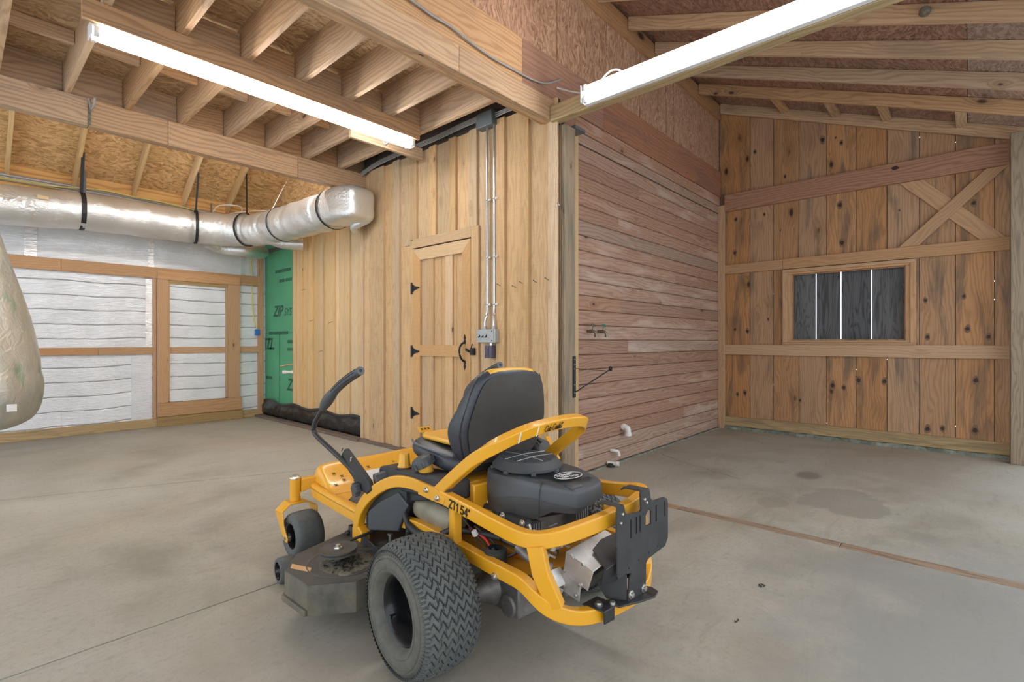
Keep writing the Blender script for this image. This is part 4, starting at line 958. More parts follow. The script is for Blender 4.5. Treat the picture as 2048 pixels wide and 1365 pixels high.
# ---- nails used as hooks, screw eye
for k, (y, z) in enumerate(((3.265, 1.77), (3.08, 1.742), (2.99, 1.77), (2.83, 1.768), (2.70, 1.78))):
    b = MB(); b.cyl((3.452, y, z), (3.39, y - .012, z + .012), .0025, 6); b.lathe([(.0001, .002), (.0055, .001), (.0055, 0)], (3.39, y - .012, z + .012), (-1, 0, .2), 8)
    tag(b.build('nail', 'iron'), 'bent nail in the row of five between conduits and corner post, %s' % ['leftmost', 'second from the left', 'middle one', 'second from the right', 'rightmost'][k], 'nail', 'row of nails on the door wall')
for k, (y, z) in enumerate(((7.30, 2.02), (7.05, 1.56), (6.5, 1.52), (6.78, 1.12), (4.70, 1.98 + .35))):
    b = MB(); x = XA2 - .024 if k < 4 else XA; b.cyl((x, y, z), (x - .075, y - .02, z - .02), .0025, 6)
    tag(b.build('nail', 'iron'), ['bent nail high on the pale set-back boards, nearest the green sheathing', 'nail at mid height on the set-back boards, left one', 'nail at mid height on the set-back boards, right one', 'lowest nail on the pale set-back boards', 'single nail by the upper left corner of the plank door'][k], 'nail', 'nails in the set-back boards' if k < 4 else None)
b = MB(); b.cyl((3.50, 2.60, 2.408), (3.47, 2.598, 2.408), .004, 8); b.tube([(3.45 + .018 * math.cos(a), 2.598, 2.408 + .018 * math.sin(a)) for a in [2 * PI * q / 12 for q in range(12)]], .004, 6, closed=True)
tag(b.build('screw_eye', 'bolt'), 'small screw eye on the weathered corner post, high up', 'screw eye')

# ---- black bracket with arm on the corner post
t3 = thing('arm_bracket', 'black arm bracket screwed to the weathered corner post', 'bracket', (3.63, 2.555, .95))
b = MB(); b.box(-.018, .018, -.006, .004, -.19, .17); b.build('back_plate', 'iron', t3, bevel=.002)
b = MB(); b.cyl((.012, -.01, -.14), (.34, -.15, .045), .006, 8); b.build('strut', 'iron', t3)
b = MB(); b.cyl((.0, -.008, .065), (.30, -.13, .035), .0022, 6); b.build('wire_tie', 'iron', t3)
b = MB(); b.lathe([(.0001, -.012), (.018, -.012), (.022, 0), (.018, .012), (.0001, .012)], (.345, -.155, .055), (.3, -1, 0), 14); b.build('end_knob', 'iron', t3)
b = MB()
for z in (-.15, -.08, .06, .1, .14): b.lathe([(.0001, .004), (.005, .002), (.006, 0)], (0, -.006, z), (0, -1, 0), 8)
b.build('screw', 'bolt', t3)

# ---- two hose valves, drain pipes
for k, (x, lab, hm) in enumerate(((4.05, 'tarnished hose valve on the panelled wall, the left one of two', 'brass'), (4.235, 'hose valve with a green handle on the panelled wall, the right one of two', 'green_valve'))):
    t3 = thing('hose_valve', lab, 'valve', (x, YC, 1.345), group='pair of hose valves')
    b = MB(); b.cyl((0, 0, 0), (0, -.035, 0), .014, 12); b.cyl((0, -.03, 0), (0, -.07, .0), .018, 12); b.tube(catmull([(0, -.06, 0), (.005, -.085, -.012), (.01, -.09, -.04)], 4), .013, 10); b.cyl((.01, -.09, -.035), (.012, -.092, -.055), .017, 12); b.build('valve_body', 'brass', t3, angle=60)
    b = MB(); b.cyl((0, -.055, .01), (.008, -.065, .055), .006, 8); b.build('stem', 'brass', t3)
    b = MB(); b.tube([(.008 + .028 * math.cos(a), -.066 + .028 * math.sin(a) * .5, .058 + .012 * math.sin(a)) for a in [2 * PI * q / 14 for q in range(14)]], .005, 6, closed=True); b.bar((-.018, -.066, .058), (.034, -.066, .058), .006, .005); b.build('wheel_handle', hm, t3)
t3 = thing('drain_elbow', 'large white PVC elbow low on the panelled wall, turned down', 'pipe elbow', (4.70, YC, .335))
b = MB(); b.tube(catmull([(0, 0, .02), (0, -.03, .02), (0, -.062, .005), (0, -.07, -.03), (0, -.07, -.055)], 6), .031, 16); b.tube([(0, -.07, -.035), (0, -.07, -.065)], .036, 16); b.tube([(0, -.03, .02), (0, -.012, .02)], .036, 16); b.build('elbow', 'pvc', t3, angle=60)
t3 = thing('drain_elbow', 'small white PVC elbow just above the floor at the panelled wall', 'pipe elbow', (4.50, YC, .135))
b = MB(); b.tube(catmull([(-.03, 0, .01), (-.02, -.03, .01), (.01, -.06, .0), (.018, -.065, -.03)], 6), .016, 12); b.tube([(.018, -.065, -.02), (.018, -.065, -.045)], .02, 12); b.build('elbow', 'pvc', t3, angle=60)
t3 = thing('drain_stub', 'off-white pipe stub with a dirty cap on the floor by the small PVC elbow', 'pipe', (4.40, YC - .05, .035))
b = MB(); b.cyl((-.02, .03, .0), (.02, -.06, .0), .02, 12); b.cyl((.012, -.045, 0), (.026, -.075, 0), .025, 12); b.build('pipe', 'pvc', t3)
b = MB(); b.lathe([(.0001, .01), (.03, .004), (.04, -.034), (.0001, -.034)], (-.01, -.0, 0), (0, 0, 1), 10); b.build('dirt', 'debris', t3)
# pipe stub and copper through the green sheathing
t3 = thing('pipe_stub', 'white pipe stub poking out between the green sheathing and the pale boards', 'pipe', (XA2, 7.66, .775))
b = MB(); b.cyl((-.02, .1, -.0), (-.13, .16, 0), .022, 12); b.cyl((-.09, .135, 0), (-.135, .163, 0), .028, 12); b.cyl((.02, .08, 0), (-.03, .105, 0), .028, 12); b.build('pipe', 'pvc', t3)
b = MB(); b.cyl((.01, .05, .10), (-.17, .14, .065), .008, 8); tag(b.build('copper_pipe', 'copper'), 'thin copper pipe end above the white pipe stub', 'pipe'); bpy.context.scene.objects['copper_pipe'].location = (XA2, 7.70, .80)

# ---- wrapped insulation bag hanging at the left edge
prof = [(.40, .0, .001), (.405, .16, .001), (.43, .30, .02), (.50, .42, .0), (.62, .47, .005), (.78, .485, .01), (.90, .472, .02), (.97, .44, .03), (1.05, .437, .04), (1.3, .40, .03), (1.6, .345, .01), (1.9, .29, -.01), (2.2, .235, -.03), (2.5, .18, -.05), (2.8, .12, -.07), (3.1, .06, -.08)]
b = MB(); vs = []; fs = []; n = 40
for i, (z, r_, cx) in enumerate(prof):
    for j in range(n):
        th = 2 * PI * j / n; q = r_ * (1 + .025 * math.sin(7 * th + z * 5) + .02 * math.sin(3 * th - z * 3) + .012 * math.sin(17 * th + z * 9))
        vs.append((.135 + cx + q * math.cos(th), 7.0 + .8 * q * math.sin(th), z + (.02 * math.sin(2 * th) if i else 0)))
for i in range(len(prof) - 1):
    for j in range(n): fs.append((i * n + j, i * n + (j + 1) % n, (i + 1) * n + (j + 1) % n, (i + 1) * n + j))
t3 = thing('insulation_bag', 'big plastic-wrapped bag of insulation hanging at the left picture edge', 'bag', (0, 0, 0))
b.quadset(vs, fs, smooth=True); o = b.build('wrapper', 'bag', t3, angle=80, sub=2)
b = MB(); b.box(.33, .40, 6.585, 6.59, .60, .665); b.build('paper_label', 'paper', t3)
b = MB(); b.cyl((.05, 7, 3.05), (.05, 7, 3.6), .01, 8); b.build('rope', 'cable_w', t3)

b = MB(); b.lathe([(.0001, .035), (.022, .03), (.034, .012), (.036, -.01), (.025, -.03), (.0001, -.034)], (4.762, .245, 3.66), (1, .2, 0), 14)
tag(b.build('mud_nest', 'clutter'), 'small grey mud nest stuck on a lean-to rafter at the top picture edge', 'nest')
# ---- debris on the floor
def crumbs(x, y, s, lab, nm='leaf_scrap'):
    b = MB()
    for k in range(7):
        px, py = x + random.uniform(-s, s), y + random.uniform(-s, s) * .5
        b.bar((px, py, .003), (px + random.uniform(-s, s) * .5, py + random.uniform(-s, s) * .5, random.uniform(.006, .012)), s * .22, .003)
    tag(b.build(nm, 'debris'), lab, 'debris')
crumbs(2.765, .79, .022, 'dark crumpled leaf scrap on the concrete right of the mower')
crumbs(2.34, .77, .012, 'tiny dark scrap on the concrete behind the mower')
# ================================================================== THE RIDING MOWER (X forward, Y to its left, Z up)
mw = thing('riding_mower', 'yellow zero-turn riding mower with black seat, black deck and fat turf tyres', 'riding mower', (1.683, 1.475, 0), R(83.65))
def V(*a): return Vector(a)
def mir(pts): return [(x, -y, z) for x, y, z in pts]
SQ = rrect(.040, .055, .006)
def wn(o):
    m = o.modifiers.new('wn', 'WEIGHTED_NORMAL'); m.keep_sharp = True; return o
# ---- upper frame tube: one bent tube, left arch, rear bar, right arch
up = [(.79, .39, .25), (.787, .39, .33), (.75, .387, .415), (.67, .372, .500), (.58, .345, .560), (.50, .322, .588), (.40, .310, .600), (.30, .310, .602), (.17, .310, .597), (.0, .310, .585), (-.20, .310, .570), (-.32, .310, .564), (-.40, .295, .566), (-.45, .24, .576), (-.475, .15, .586), (-.49, .05, .596)]
full = up + [(-.49, -.10, .608), (-.475, -.20, .616), (-.45, -.275, .621), (-.40, -.312, .620), (-.32, -.318, .606), (-.20, -.318, .590), (.0, -.314, .588), (.17, -.31, .597), (.30, -.31, .602), (.40, -.31, .600), (.50, -.322, .588), (.58, -.345, .560), (.67, -.372, .500), (.75, -.387, .415), (.787, -.39, .33), (.79, -.39, .25)]
frame = MB(); frame.sweep(catmull(full, 5), SQ, smooth=True)
fr = wn(frame.build('upper_frame', 'yellow', mw, angle=50))
# seat guard hoop
hp = [(.205, .308, .585), (.10, .308, .665), (-.02, .306, .752), (-.10, .300, .807), (-.155, .272, .846), (-.185, .22, .874), (-.20, .14, .896), (-.20, .05, .906), (-.195, -.04, .910), (-.185, -.13, .908), (-.17, -.20, .900), (-.145, -.255, .882), (-.105, -.285, .852), (-.04, -.292, .80), (.05, -.295, .735), (.15, -.30, .655), (.24, -.305, .590)]
b = MB(); b.sweep(catmull(hp, 6), rrect(.038, .050, .006), smooth=True, up=(-.35, 0, 1)); hoop = wn(b.build('seat_guard', 'yellow', mw, angle=50))
b = MB(); 
for y in (.308, -.305):
    b.poly([(.31, y + .0205 * (1 if y > 0 else -1), .57), (.20, y + .0205 * (1 if y > 0 else -1), .568), (.11, y + .0205 * (1 if y > 0 else -1), .570), (.098, y + .0205 * (1 if y > 0 else -1), .598), (.16, y + .0205 * (1 if y > 0 else -1), .625), (.30, y + .0205 * (1 if y > 0 else -1), .63)], (0, 1 if y > 0 else -1, 0), .004)
b.build('gusset_plate', 'yellow', fr, bevel=.0015)
for x, z in ((.235, .606), (.150, .590)):
    b = MB(); b.lathe([(.0001, .014), (.009, .013), (.0105, .006), (.013, .004), (.013, 0)], (x, .333, z), (0, 1, 0), 12); b.build('bolt', 'bolt', fr)
# reflector strips
b = MB()
for p, q in (((-.104, .3245, .80), (.02, 0, .03)),): pass
# posts
b = MB(); b.sweep([(.06, .305, .39), (.06, .305, .575)], rrect(.042, .036, .005), smooth=True, up=(1, 0, 0)); st = b.build('front_strut', 'yellow', mw, angle=50)
b = MB()
for z in (.545, .50, .455): b.lathe([(.0001, .001), (.006 if z > .46 else .010, .001)], (.0815, .305, z), (1, 0, 0), 10)
b.build('bolt_hole', 'ink', st)
b = MB(); b.sweep([(-.455, .25, .345), (-.425, .29, .46), (-.408, .300, .550)], rrect(.036, .060, .005), smooth=True, up=(1, .5, 0)); wn(b.build('rear_post', 'yellow', mw, angle=50))
b = MB(); b.sweep([(-.465, -.26, .345), (-.435, -.29, .46), (-.408, -.295, .60)], rrect(.036, .060, .005), smooth=True, up=(1, -.5, 0)); wn(b.build('rear_post', 'yellow', mw, angle=50))
# ---- lower frame: two rails joined by the rear loop
lo = [(.98, .27, .33), (.80, .27, .345), (.60, .28, .37), (.35, .285, .40), (.10, .290, .402), (-.10, .290, .396), (-.24, .290, .395), (-.31, .290, .395), (-.355, .289, .386), (-.40, .282, .362), (-.435, .262, .335), (-.46, .22, .308), (-.48, .16, .287), (-.495, .08, .274), (-.50, -.02, .269)]
lor = [(-.50, -.10, .267), (-.492, -.18, .268), (-.475, -.25, .278), (-.45, -.30, .305), (-.42, -.318, .345), (-.36, -.312, .385), (-.28, -.30, .395), (-.10, -.29, .398), (.10, -.29, .402), (.35, -.285, .40), (.60, -.28, .37), (.80, -.27, .345), (.98, -.27, .33)]
b = MB(); b.sweep(catmull(lo + lor, 5), rrect(.040, .052, .006), smooth=True); lf = wn(b.build('lower_frame', 'yellow', mw, angle=50))
b = MB(); b.lathe([(.0001, .012), (.008, .011), (.0095, .005), (.014, .003), (.014, 0)], (-.20, .311, .375), (0, 1, 0), 12); b.build('bolt', 'bolt', lf)
b = MB(); b.box(.11, .19, .31, .3105, .38, .40); b.poly([(.16, .285, .4295), (.06, .300, .4295), (.06, .27, .4295), (.16, .27, .4295)], (0, 0, 1), .001); b.build('warning_label', 'paper', lf)
# floor pan between the rails
b = MB(); b.poly([(.95, .26, .365), (.95, -.26, .365), (-.30, -.26, .372), (-.30, .26, .372)], (0, 0, 1), .006)
b.poly([(.0, .14, .378), (-.30, .14, .378), (-.34, .10, .378), (-.34, -.2, .378), (.0, -.2, .378)], (0, 0, 1), .018)
b.poly([(-.30, .265, .33), (-.30, .265, .376), (-.36, .20, .376), (-.36, .20, .33)], (0, -1, 0), .008)
b.build('engine_deck', 'yellow_dirty', mw, bevel=.003)
b = MB(); b.box(.25, .60, -.20, .20, .375, .55); b.build('seat_support', 'black', mw, bevel=.01)
b = MB(); b.box(.12, .50, -.215, .215, .60, .635); b.box(.10, .14, -.20, .20, .53, .62); b.box(-.0, .13, .12, .20, .50, .535); b.build('seat_pan', 'yellow', mw, bevel=.008)
b = MB(); b.box(.06, .09, -.21, .21, .53, .64); b.box(.04, .10, -.235, .235, .505, .535); b.build('cross_member', 'yellow', mw, bevel=.006)

# ---- seat
def pillow(name, outline, x_of, thick, mats, n=20, par=mw, zax=None):
    pass
def superblob(fn, nu=24, nv=16):
    vs = []; fs = []
    for i in range(nu):
        for j in range(nv + 1): vs.append(fn(2 * PI * i / nu, -PI / 2 + PI * j / nv))
    for i in range(nu):
        for j in range(nv): a_ = i * (nv + 1) + j; c_ = ((i + 1) % nu) * (nv + 1) + j; fs.append((a_, c_, c_ + 1, a_ + 1))
    return vs, fs
def spow(v, p): return math.copysign(abs(v) ** p, v)
seat = None
b = MB()
def cush(u, v):
    cx, cy, cz = .37, 0, .715; px = .225 * spow(math.cos(u), .45) * spow(math.cos(v), .35); py = .245 * spow(math.sin(u), .45) * spow(math.cos(v), .35)
    pz = .055 * spow(math.sin(v), .8); d = math.exp(-((px / .17) ** 2 + (py / .15) ** 2)) * .02
    return V(cx + px, cy + py, cz + pz - (d if pz > 0 else 0) + .02 * (px / .225))
vs, fs = superblob(cush, 40, 16); b.quadset(vs, fs, smooth=True); cs = b.build('seat_cushion', 'vinyl', mw, angle=80, sub=1)
b = MB(); b.tube(catmull([(.18, .232, .745), (.32, .246, .75), (.48, .243, .758), (.56, .215, .762)], 6), .006, 8); b.build('piping', 'vinyl_grey', cs)
b = MB(); b.poly([(.575, -.14, .768), (.575, .14, .768), (.50, .19, .772), (.25, .18, .768), (.25, -.18, .768), (.50, -.19, .772)], (0, 0, 1), .022); b.build('yellow_insert', 'vinyl_yellow', cs, bevel=.012, seg=3)
# backrest: outline in (y, z), leaning
out = [(-.19, .70), (-.225, .76), (-.25, .84), (-.25, .90), (-.232, .97), (-.215, 1.04), (-.185, 1.10), (-.13, 1.124), (0, 1.130), (.13, 1.124), (.185, 1.10), (.215, 1.04), (.232, .97), (.25, .90), (.25, .84), (.225, .76), (.19, .70), (.10, .68), (-.10, .68)]
def leanx(z): return .125 - (z - .70) * .19
def thk(z):
    for (z0, t0), (z1, t1) in zip(((.60, .07), (.70, .09), (.78, .125), (.86, .145), (.92, .11), (1.0, .065), (1.2, .055)), ((.70, .09), (.78, .125), (.86, .145), (.92, .11), (1.0, .065), (1.2, .055), (1.3, .05))):
        if z <= z1: return t0 + (t1 - t0) * (z - z0) / (z1 - z0)
    return .05
def ring(scale, dx, zc=.90):
    return [V(leanx(z) + dx, y * scale - .0, zc + (z - zc) * scale) for y, z in out]
def ringt(scale, f): return [V(leanx(p.z) + thk(z) * f, p.y, p.z) for p, (y, z) in zip(ring(scale, 0), out)]
rings = [ring(.55, -.012), ring(.86, -.010), ring(.945, -.004), ring(.99, .012), ringt(1.0, .5), ringt(.985, .85), ringt(.93, 1.0), ringt(.80, .95), ringt(.4, .7)]
n = len(out); b = MB(); vs = [p for r_ in rings for p in r_]; fs = []
for i in range(len(rings) - 1):
    for j in range(n): fs.append((i * n + j, i * n + (j + 1) % n, (i + 1) * n + (j + 1) % n, (i + 1) * n + j))
fs += [list(range(n))[::-1], [(len(rings) - 1) * n + j for j in range(n)]]
b.quadset(vs, fs, smooth=True)
bk = b.build('backrest', ['vinyl', 'vinyl_back', 'vinyl_yellow'], mw, angle=180, sub=2)
# the dusty rear panel, the yellow strip over the top
b = MB(); r0 = ring(.90, -.0145); r1 = ring(.5, -.019); b.quadset(r0 + r1, [(j, (j + 1) % n, n + (j + 1) % n, n + j) for j in range(n)] + [[n + j for j in range(n)]], smooth=True)
b.build('rear_panel', 'vinyl_back', bk, angle=80, sub=1)
b = MB(); vs = []; ys = [-.13, -.10, -.05, 0, .05, .10, .13]
for y in ys:
    zt_ = 1.124 - .35 * y * y - (.004 if abs(y) > .12 else 0)
    for dx, dz_ in ((.002, -.012), (.008, .0), (.018, .004), (.032, .004), (.045, -.003), (.05, -.02)): vs.append(V(leanx(1.11) + dx, y, zt_ + dz_))
fs = [(i * 6 + j, (i + 1) * 6 + j, (i + 1) * 6 + j + 1, i * 6 + j + 1) for i in range(len(ys) - 1) for j in range(5)]
b.quadset(vs, fs, smooth=True); o = b.build('yellow_strip', 'vinyl_yellow', bk, angle=80); so = o.modifiers.new('thickness', 'SOLIDIFY'); so.thickness = .004; so.offset = 1
seam = [p + V(-.001, 0, 0) for p, (y, z) in zip(ring(.985, .016), out)]
for sl_ in (seam[10:17], seam[0:7]): b = MB(); b.tube(catmull(sl_, 4), .0022, 6); b.build('seam', 'ink', bk)

# ---- side pods with the caps
for s in (1, -1):
    b = MB(); y0, y1 = .195 * s, .335 * s
    side = [(.71, .48), (.71, .612), (.69, .622), (.20, .668), (.10, .655), (.10, .575), (.5, .54)]
    b.poly([(x, y0, z) for x, z in side], (0, s, 0), .125 if s > 0 else .125); pod = b.build('side_pod', 'plastic2', mw, bevel=.012, seg=3)
    if s > 0:
        b = MB(); b.lathe([(.036, 0), (.034, .006), (.030, .008), (.0255, .062), (.021, .068), (.0001, .068)], (.53, .275, .640), (0, 0, 1), 10); b.lathe([(.0001, -.002), (.044, -.002), (.044, .003), (.036, .004)], (.53, .275, .640), (0, 0, 1), 20, mi=1)
        b.build('choke_knob', ['vinyl_yellow', 'plastic2'], pod, angle=30)
    for (x, y) in ((.335, .275 * s),):
        axc = V(.25, .35 * s, 1).normalized(); c0 = V(x, y, .668)
        b = MB(); b.lathe([(.026, -.03), (.036, .014), (.020, .018)], c0, axc, 20); b.build('filler_neck', 'vinyl_yellow' if s > 0 else 'plastic2', pod, angle=40)
        b = MB(); b.lathe([(.034, .012), (.050, .018), (.052, .042), (.044, .056), (.028, .062), (.0001, .062)], c0, axc, 24)
        x_ = axc.orthogonal().normalized(); y_ = axc.cross(x_)
        for k in range(12):
            a_ = 2 * PI * k / 12; rd = x_ * math.cos(a_) + y_ * math.sin(a_); b.bar(c0 + rd * .052 + axc * .018, c0 + rd * .051 + axc * .044, .014, .007, up=rd)
        b.build('fuel_cap', 'plastic', pod, angle=35)
# black inner wheel arch panel under the arch
for s in (1, -1):
    b = MB(); y = .292 * s
    b.poly([(x, y, z) for x, z in ((.72, .295), (.72, .39), (.60, .52), (.50, .565), (.33, .58), (.10, .555), (.09, .535), (.28, .540), (.43, .50), (.50, .40), (.53, .33))], (0, -s, 0), .07)
    b.build('arch_panel', 'plastic2', mw, bevel=.006)
    b = MB(); pa_ = [(.67, .385, .325), (.67, .385, .415), (.60, .355, .475), (.50, .315, .533), (.43, .302, .484), (.455, .302, .455), (.515, .305, .345)]
    b.poly([(x, y_ * s, z) for x, y_, z in pa_], (0, s, 0), .012); b.build('arch_cover', 'plastic', mw, bevel=.004)
for s in (1, -1):
    b = MB(); b.poly([(.745, .370 * s, .30), (.74, .370 * s, .42), (.66, .352 * s, .50), (.57, .325 * s, .560), (.45, .31 * s, .575), (.45, .31 * s, .46), (.52, .31 * s, .34)], (0, -s, 0), .02); b.build('arch_liner', 'plastic2', mw)
b = MB(); b.lathe([(.0001, 0), (.05, 0), (.066, .03), (.070, .12), (.066, .26), (.05, .30), (.0001, .30)], (.47, .215, .468), (-1, 0, -.05), 24); b.build('fuel_tank', 'tank', mw, angle=60)
b = MB(); b.tube(catmull([(.50, .27, .37), (.42, .31, .395), (.33, .315, .385), (.22, .30, .40), (.12, .27, .45)], 6), .017, 10); b.build('fuel_hose', 'plastic2', mw, angle=80)
b = MB(); b.tube(catmull([(.52, .29, .48), (.46, .31, .43), (.43, .31, .38), (.45, .30, .33)], 5), .014, 8); b.build('fuel_hose', 'plastic2', mw, angle=80)

# ---- rear wheels
def tread():
    NB = 44; N, W, Rr = NB * 16, 84, .2495
    b = MB(); vs = []; half = .118
    prof = [(-1 + 2 * j / W, Rr - .026 * abs(-1 + 2 * j / W) ** 3.4) for j in range(W + 1)]
    for i in range(N):
        th = 2 * PI * i / N
        for (w, rr) in prof:
            if abs(w) > .86: ph2 = (th / (2 * PI) * NB * 2 + .2) % 1.; hgt = 1. if ph2 > .34 else 0.; s2 = 0
            else:
                z_ = abs(((w * 3.5 + .25) % 1.) * 2 - 1) - .5
                q = th / (2 * PI) * NB + z_ * .8
                ph = q % 1.; hgt = 1. if ph > .20 else 0.
                s2 = .0012 if (.48 < ph < .56 or .74 < ph < .80) else 0.
                u = (w * 3.5 * 2 + (int(math.floor(q)) % 2)) % 4.
                if u < .12: hgt *= .45
            vs.append((math.cos(th) * (rr - .009 * (1 - hgt) - s2), w * half, math.sin(th) * (rr - .009 * (1 - hgt) - s2)))
    k = W + 1; fs = [(i * k + j, ((i + 1) % N) * k + j, ((i + 1) % N) * k + j + 1, i * k + j + 1) for i in range(N) for j in range(W)]
    b.quadset(vs, fs, smooth=True); return b
tr = tread()
for s in (1, -1):
    wv = bpy.data.objects.new('rear_wheel', None); C.objects.link(wv); wv.parent = mw; wv.location = (.028, .488 * s, .2505); wv.rotation_euler = (0, .3 * s, 0 if s > 0 else PI)
    if s > 0: tob = tr.build('tyre_tread', 'rubber', wv, angle=30)
    else: tob = tob.copy(); C.objects.link(tob); tob.parent = wv
    sw = [(.118, .065), (.124, .082), (.133, .100), (.145, .121), (.175, .123), (.200, .119), (.216, .111), (.221, .106)]
    b = MB(); b.lathe(sw, (0, 0, 0), (0, 1, 0), 96); b.lathe([(r_, -h) for r_, h in sw], (0, 0, 0), (0, 1, 0), 96)
    b.lathe([(.155, .1218), (.1565, .1235), (.158, .1225)], (0, 0, 0), (0, 1, 0), 96); b.lathe([(.192, .1212), (.194, .1235), (.196, .1205)], (0, 0, 0), (0, 1, 0), 96)
    for k in range(92):
        a_ = 2 * PI * k / 92; c0 = V(math.cos(a_), 0, math.sin(a_)); b.bar(c0 * .223 + V(0, .1035, 0), c0 * .203 + V(0, .1165, 0), .008, .006, up=V(0, 1, 0))
    b.build('sidewall', 'rubber_side', wv, angle=60)
    b = MB(); b.lathe([(.127, .076), (.130, .088), (.124, .092), (.118, .088), (.113, .078), (.107, .066), (.102, .045), (.097, .02), (.09, -.02), (.080, -.03), (.030, -.034), (.030, -.02), (.0001, -.02)], (0, 0, 0), (0, 1, 0), 64)
    b.lathe([(.117, -.102), (.113, -.112), (.10, -.08), (.09, -.03), (.085, -.02)], (0, 0, 0), (0, 1, 0), 64)
    rm = b.build('rim', 'rim', wv, angle=40)
    for k in range(4):
        a_ = PI / 4 + k * PI / 2; b = MB(); b.lathe([(.0001, .012), (.009, .010), (.010, 0)], (.05 * math.cos(a_), -.033, .05 * math.sin(a_)), (0, 1, 0), 10); b.build('lug_nut', 'bolt', rm)
    b = MB(); b.cyl((.104, .06, -.03), (.092, .085, -.028), .004, 8); b.cyl((.093, .083, -.0285), (.086, .094, -.028), .006, 8); b.build('valve_stem', 'plastic2', rm)

# ---- front casters
def caster(s, swing):
    c = bpy.data.objects.new('front_caster', None); C.objects.link(c); c.parent = mw; c.location = (1.475, .475 * s, 0); c.rotation_euler = (0, 0, swing)
    b = MB(); b.lathe([(.0001, .450), (.020, .449), (.024, .444), (.032, .441), (.034, .436), (.0335, .430)], (0, 0, 0), (0, 0, 1), 20); b.build('post_cap', 'bolt', c, angle=40)
    b = MB(); b.cyl((0, 0, .300), (0, 0, .434), .0305, 24); b.build('pivot_tube', 'yellow', c, angle=40)
    b = MB(); xo = -.115; yw = .096
    # fork: top plate and two bent legs
    pts = [(0, -yw, .285), (0, -.05, .315), (0, .05, .315), (0, yw, .285)]
    for sg in (-1, 1):
        b.poly([(-.07, sg * yw, .268), (-.09, sg * yw, .19), (-.145, sg * yw, .128), (-.135, sg * yw, .108), (-.10, sg * yw, .112), (-.02, sg * yw, .19), (.04, sg * yw, .258)], (0, sg, 0), .008)
        b.poly([(.045, sg * .050, .298), (-.055, sg * .050, .298), (-.07, sg * (yw + .008), .266), (.04, sg * (yw + .008), .256)], (0, 0, -1), .008)
    b.box(-.055, .045, -.052, .052, .290, .299)
    b.build('fork', 'yellow', c, bevel=.003)
    b = MB(); b.lathe([(.070, -.070), (.085, -.080), (.112, -.077), (.125, -.062), (.130, -.035), (.131, 0), (.130, .035), (.125, .062), (.112, .077), (.085, .080), (.070, .070)], (xo, 0, .131), (0, 1, 0), 64); wt = b.build('caster_tyre', 'rubber', c, angle=50)
    b = MB(); b.lathe([(.074, -.072), (.066, -.062), (.062, -.02), (.03, -.012), (.024, -.08), (.0001, -.08)], (xo, 0, .131), (0, 1, 0), 40); b.lathe([(.074, .072), (.066, .062), (.062, .02), (.03, .012), (.024, .08), (.0001, .08)], (xo, 0, .131), (0, 1, 0), 40); b.build('caster_hub', 'rim', c, angle=40)
    b = MB(); b.lathe([(.0001, .012), (.009, .010), (.011, 0)], (xo, yw + .008, .131), (0, 1, 0), 10); b.cyl((xo, -yw - .01, .131), (xo, yw + .008, .131), .007, 8); b.build('axle_bolt', 'bolt', c)
    return c
caster(1, R(4)); caster(-1, R(10))
b = MB()
for s in (1, -1):
    b.poly([(1.445, .448 * s, .345), (1.445, .448 * s, .428), (1.425, .36 * s, .43), (1.42, .30 * s, .43), (1.42, .30 * s, .345), (1.43, .40 * s, .365)], (1, 0, 0), .05)
b.box(1.30, 1.40, -.36, .36, .345, .372)
b.build('front_axle', 'yellow', mw, bevel=.005)

# ---- foot platform
pl = [(.78, .405), (1.00, .412), (1.28, .415), (1.40, .41), (1.455, .39), (1.485, .34), (1.49, .20)]
outl = pl + [(x, -y) for x, y in pl[::-1]]
b = MB(); b.poly([(x, y, .372) for x, y in outl], (0, 0, 1), .012)
vs = []; k = len(outl)
for (x, y) in outl: vs += [V(x, y, .332), V(x, y, .388), V(x - .012 * (x > .8), y * .97, .400), V(x - .035 * (x > .8), y * .92, .398), V(x - .045 * (x > .8), y * .90, .384)]
fs = [(i * 5 + j, (i + 1) * 5 + j, (i + 1) * 5 + j + 1, i * 5 + j + 1) for i in range(k - 1) for j in range(4)]
b.quadset(vs, fs, smooth=False)
plat = b.build('foot_platform', 'yellow', mw, bevel=.004)
# raised foot rest at the front with cross shaped cut-outs
b = MB(); sec = [(1.14, .386), (1.22, .400), (1.33, .455), (1.40, .500), (1.43, .508), (1.455, .495), (1.462, .45), (1.462, .39)]
ys = [.375, .365, .335, .20, -.10, -.30, -.36, -.37]; zk = [.0, .75, 1, 1, 1.02, 1.15, .9, 0]; vs = []
for y, q in zip(ys, zk):
    for i, (x, z) in enumerate(sec): vs.append(V(x + (1 - q if q < 1 else 0) * .012, y, .386 + (z - .386) * q if z > .386 else z))
k = len(sec); fs = [(i * k + j, (i + 1) * k + j, (i + 1) * k + j + 1, i * k + j + 1) for i in range(len(ys) - 1) for j in range(k - 1)]
b.quadset(vs, fs, smooth=True); fsr = b.build('foot_rest', 'yellow', mw, angle=80, sub=2)
so = fsr.modifiers.new('thickness', 'SOLIDIFY'); so.thickness = .006
b = MB()
for x, y in ((1.325, .300), (1.295, .262), (1.262, .262), (1.235, .322), (1.235, .205), (1.33, .077), (1.34, -.10), (1.335, -.25)):
    z = .400 + (x - 1.22) * .5 if x > 1.22 else .386 + (x - 1.14) * .175
    sl = V(1, 0, .5 if x > 1.22 else .17).normalized(); c0 = V(x, y, z + .0055)
    for d_ in (sl + V(0, .9, 0), sl - V(0, .9, 0)): d_ = d_.normalized() * .012; b.bar(c0 - d_, c0 + d_, .004, .002, up=(-.4, 0, 1))
b.build('cross_cutout', 'ink', fsr)
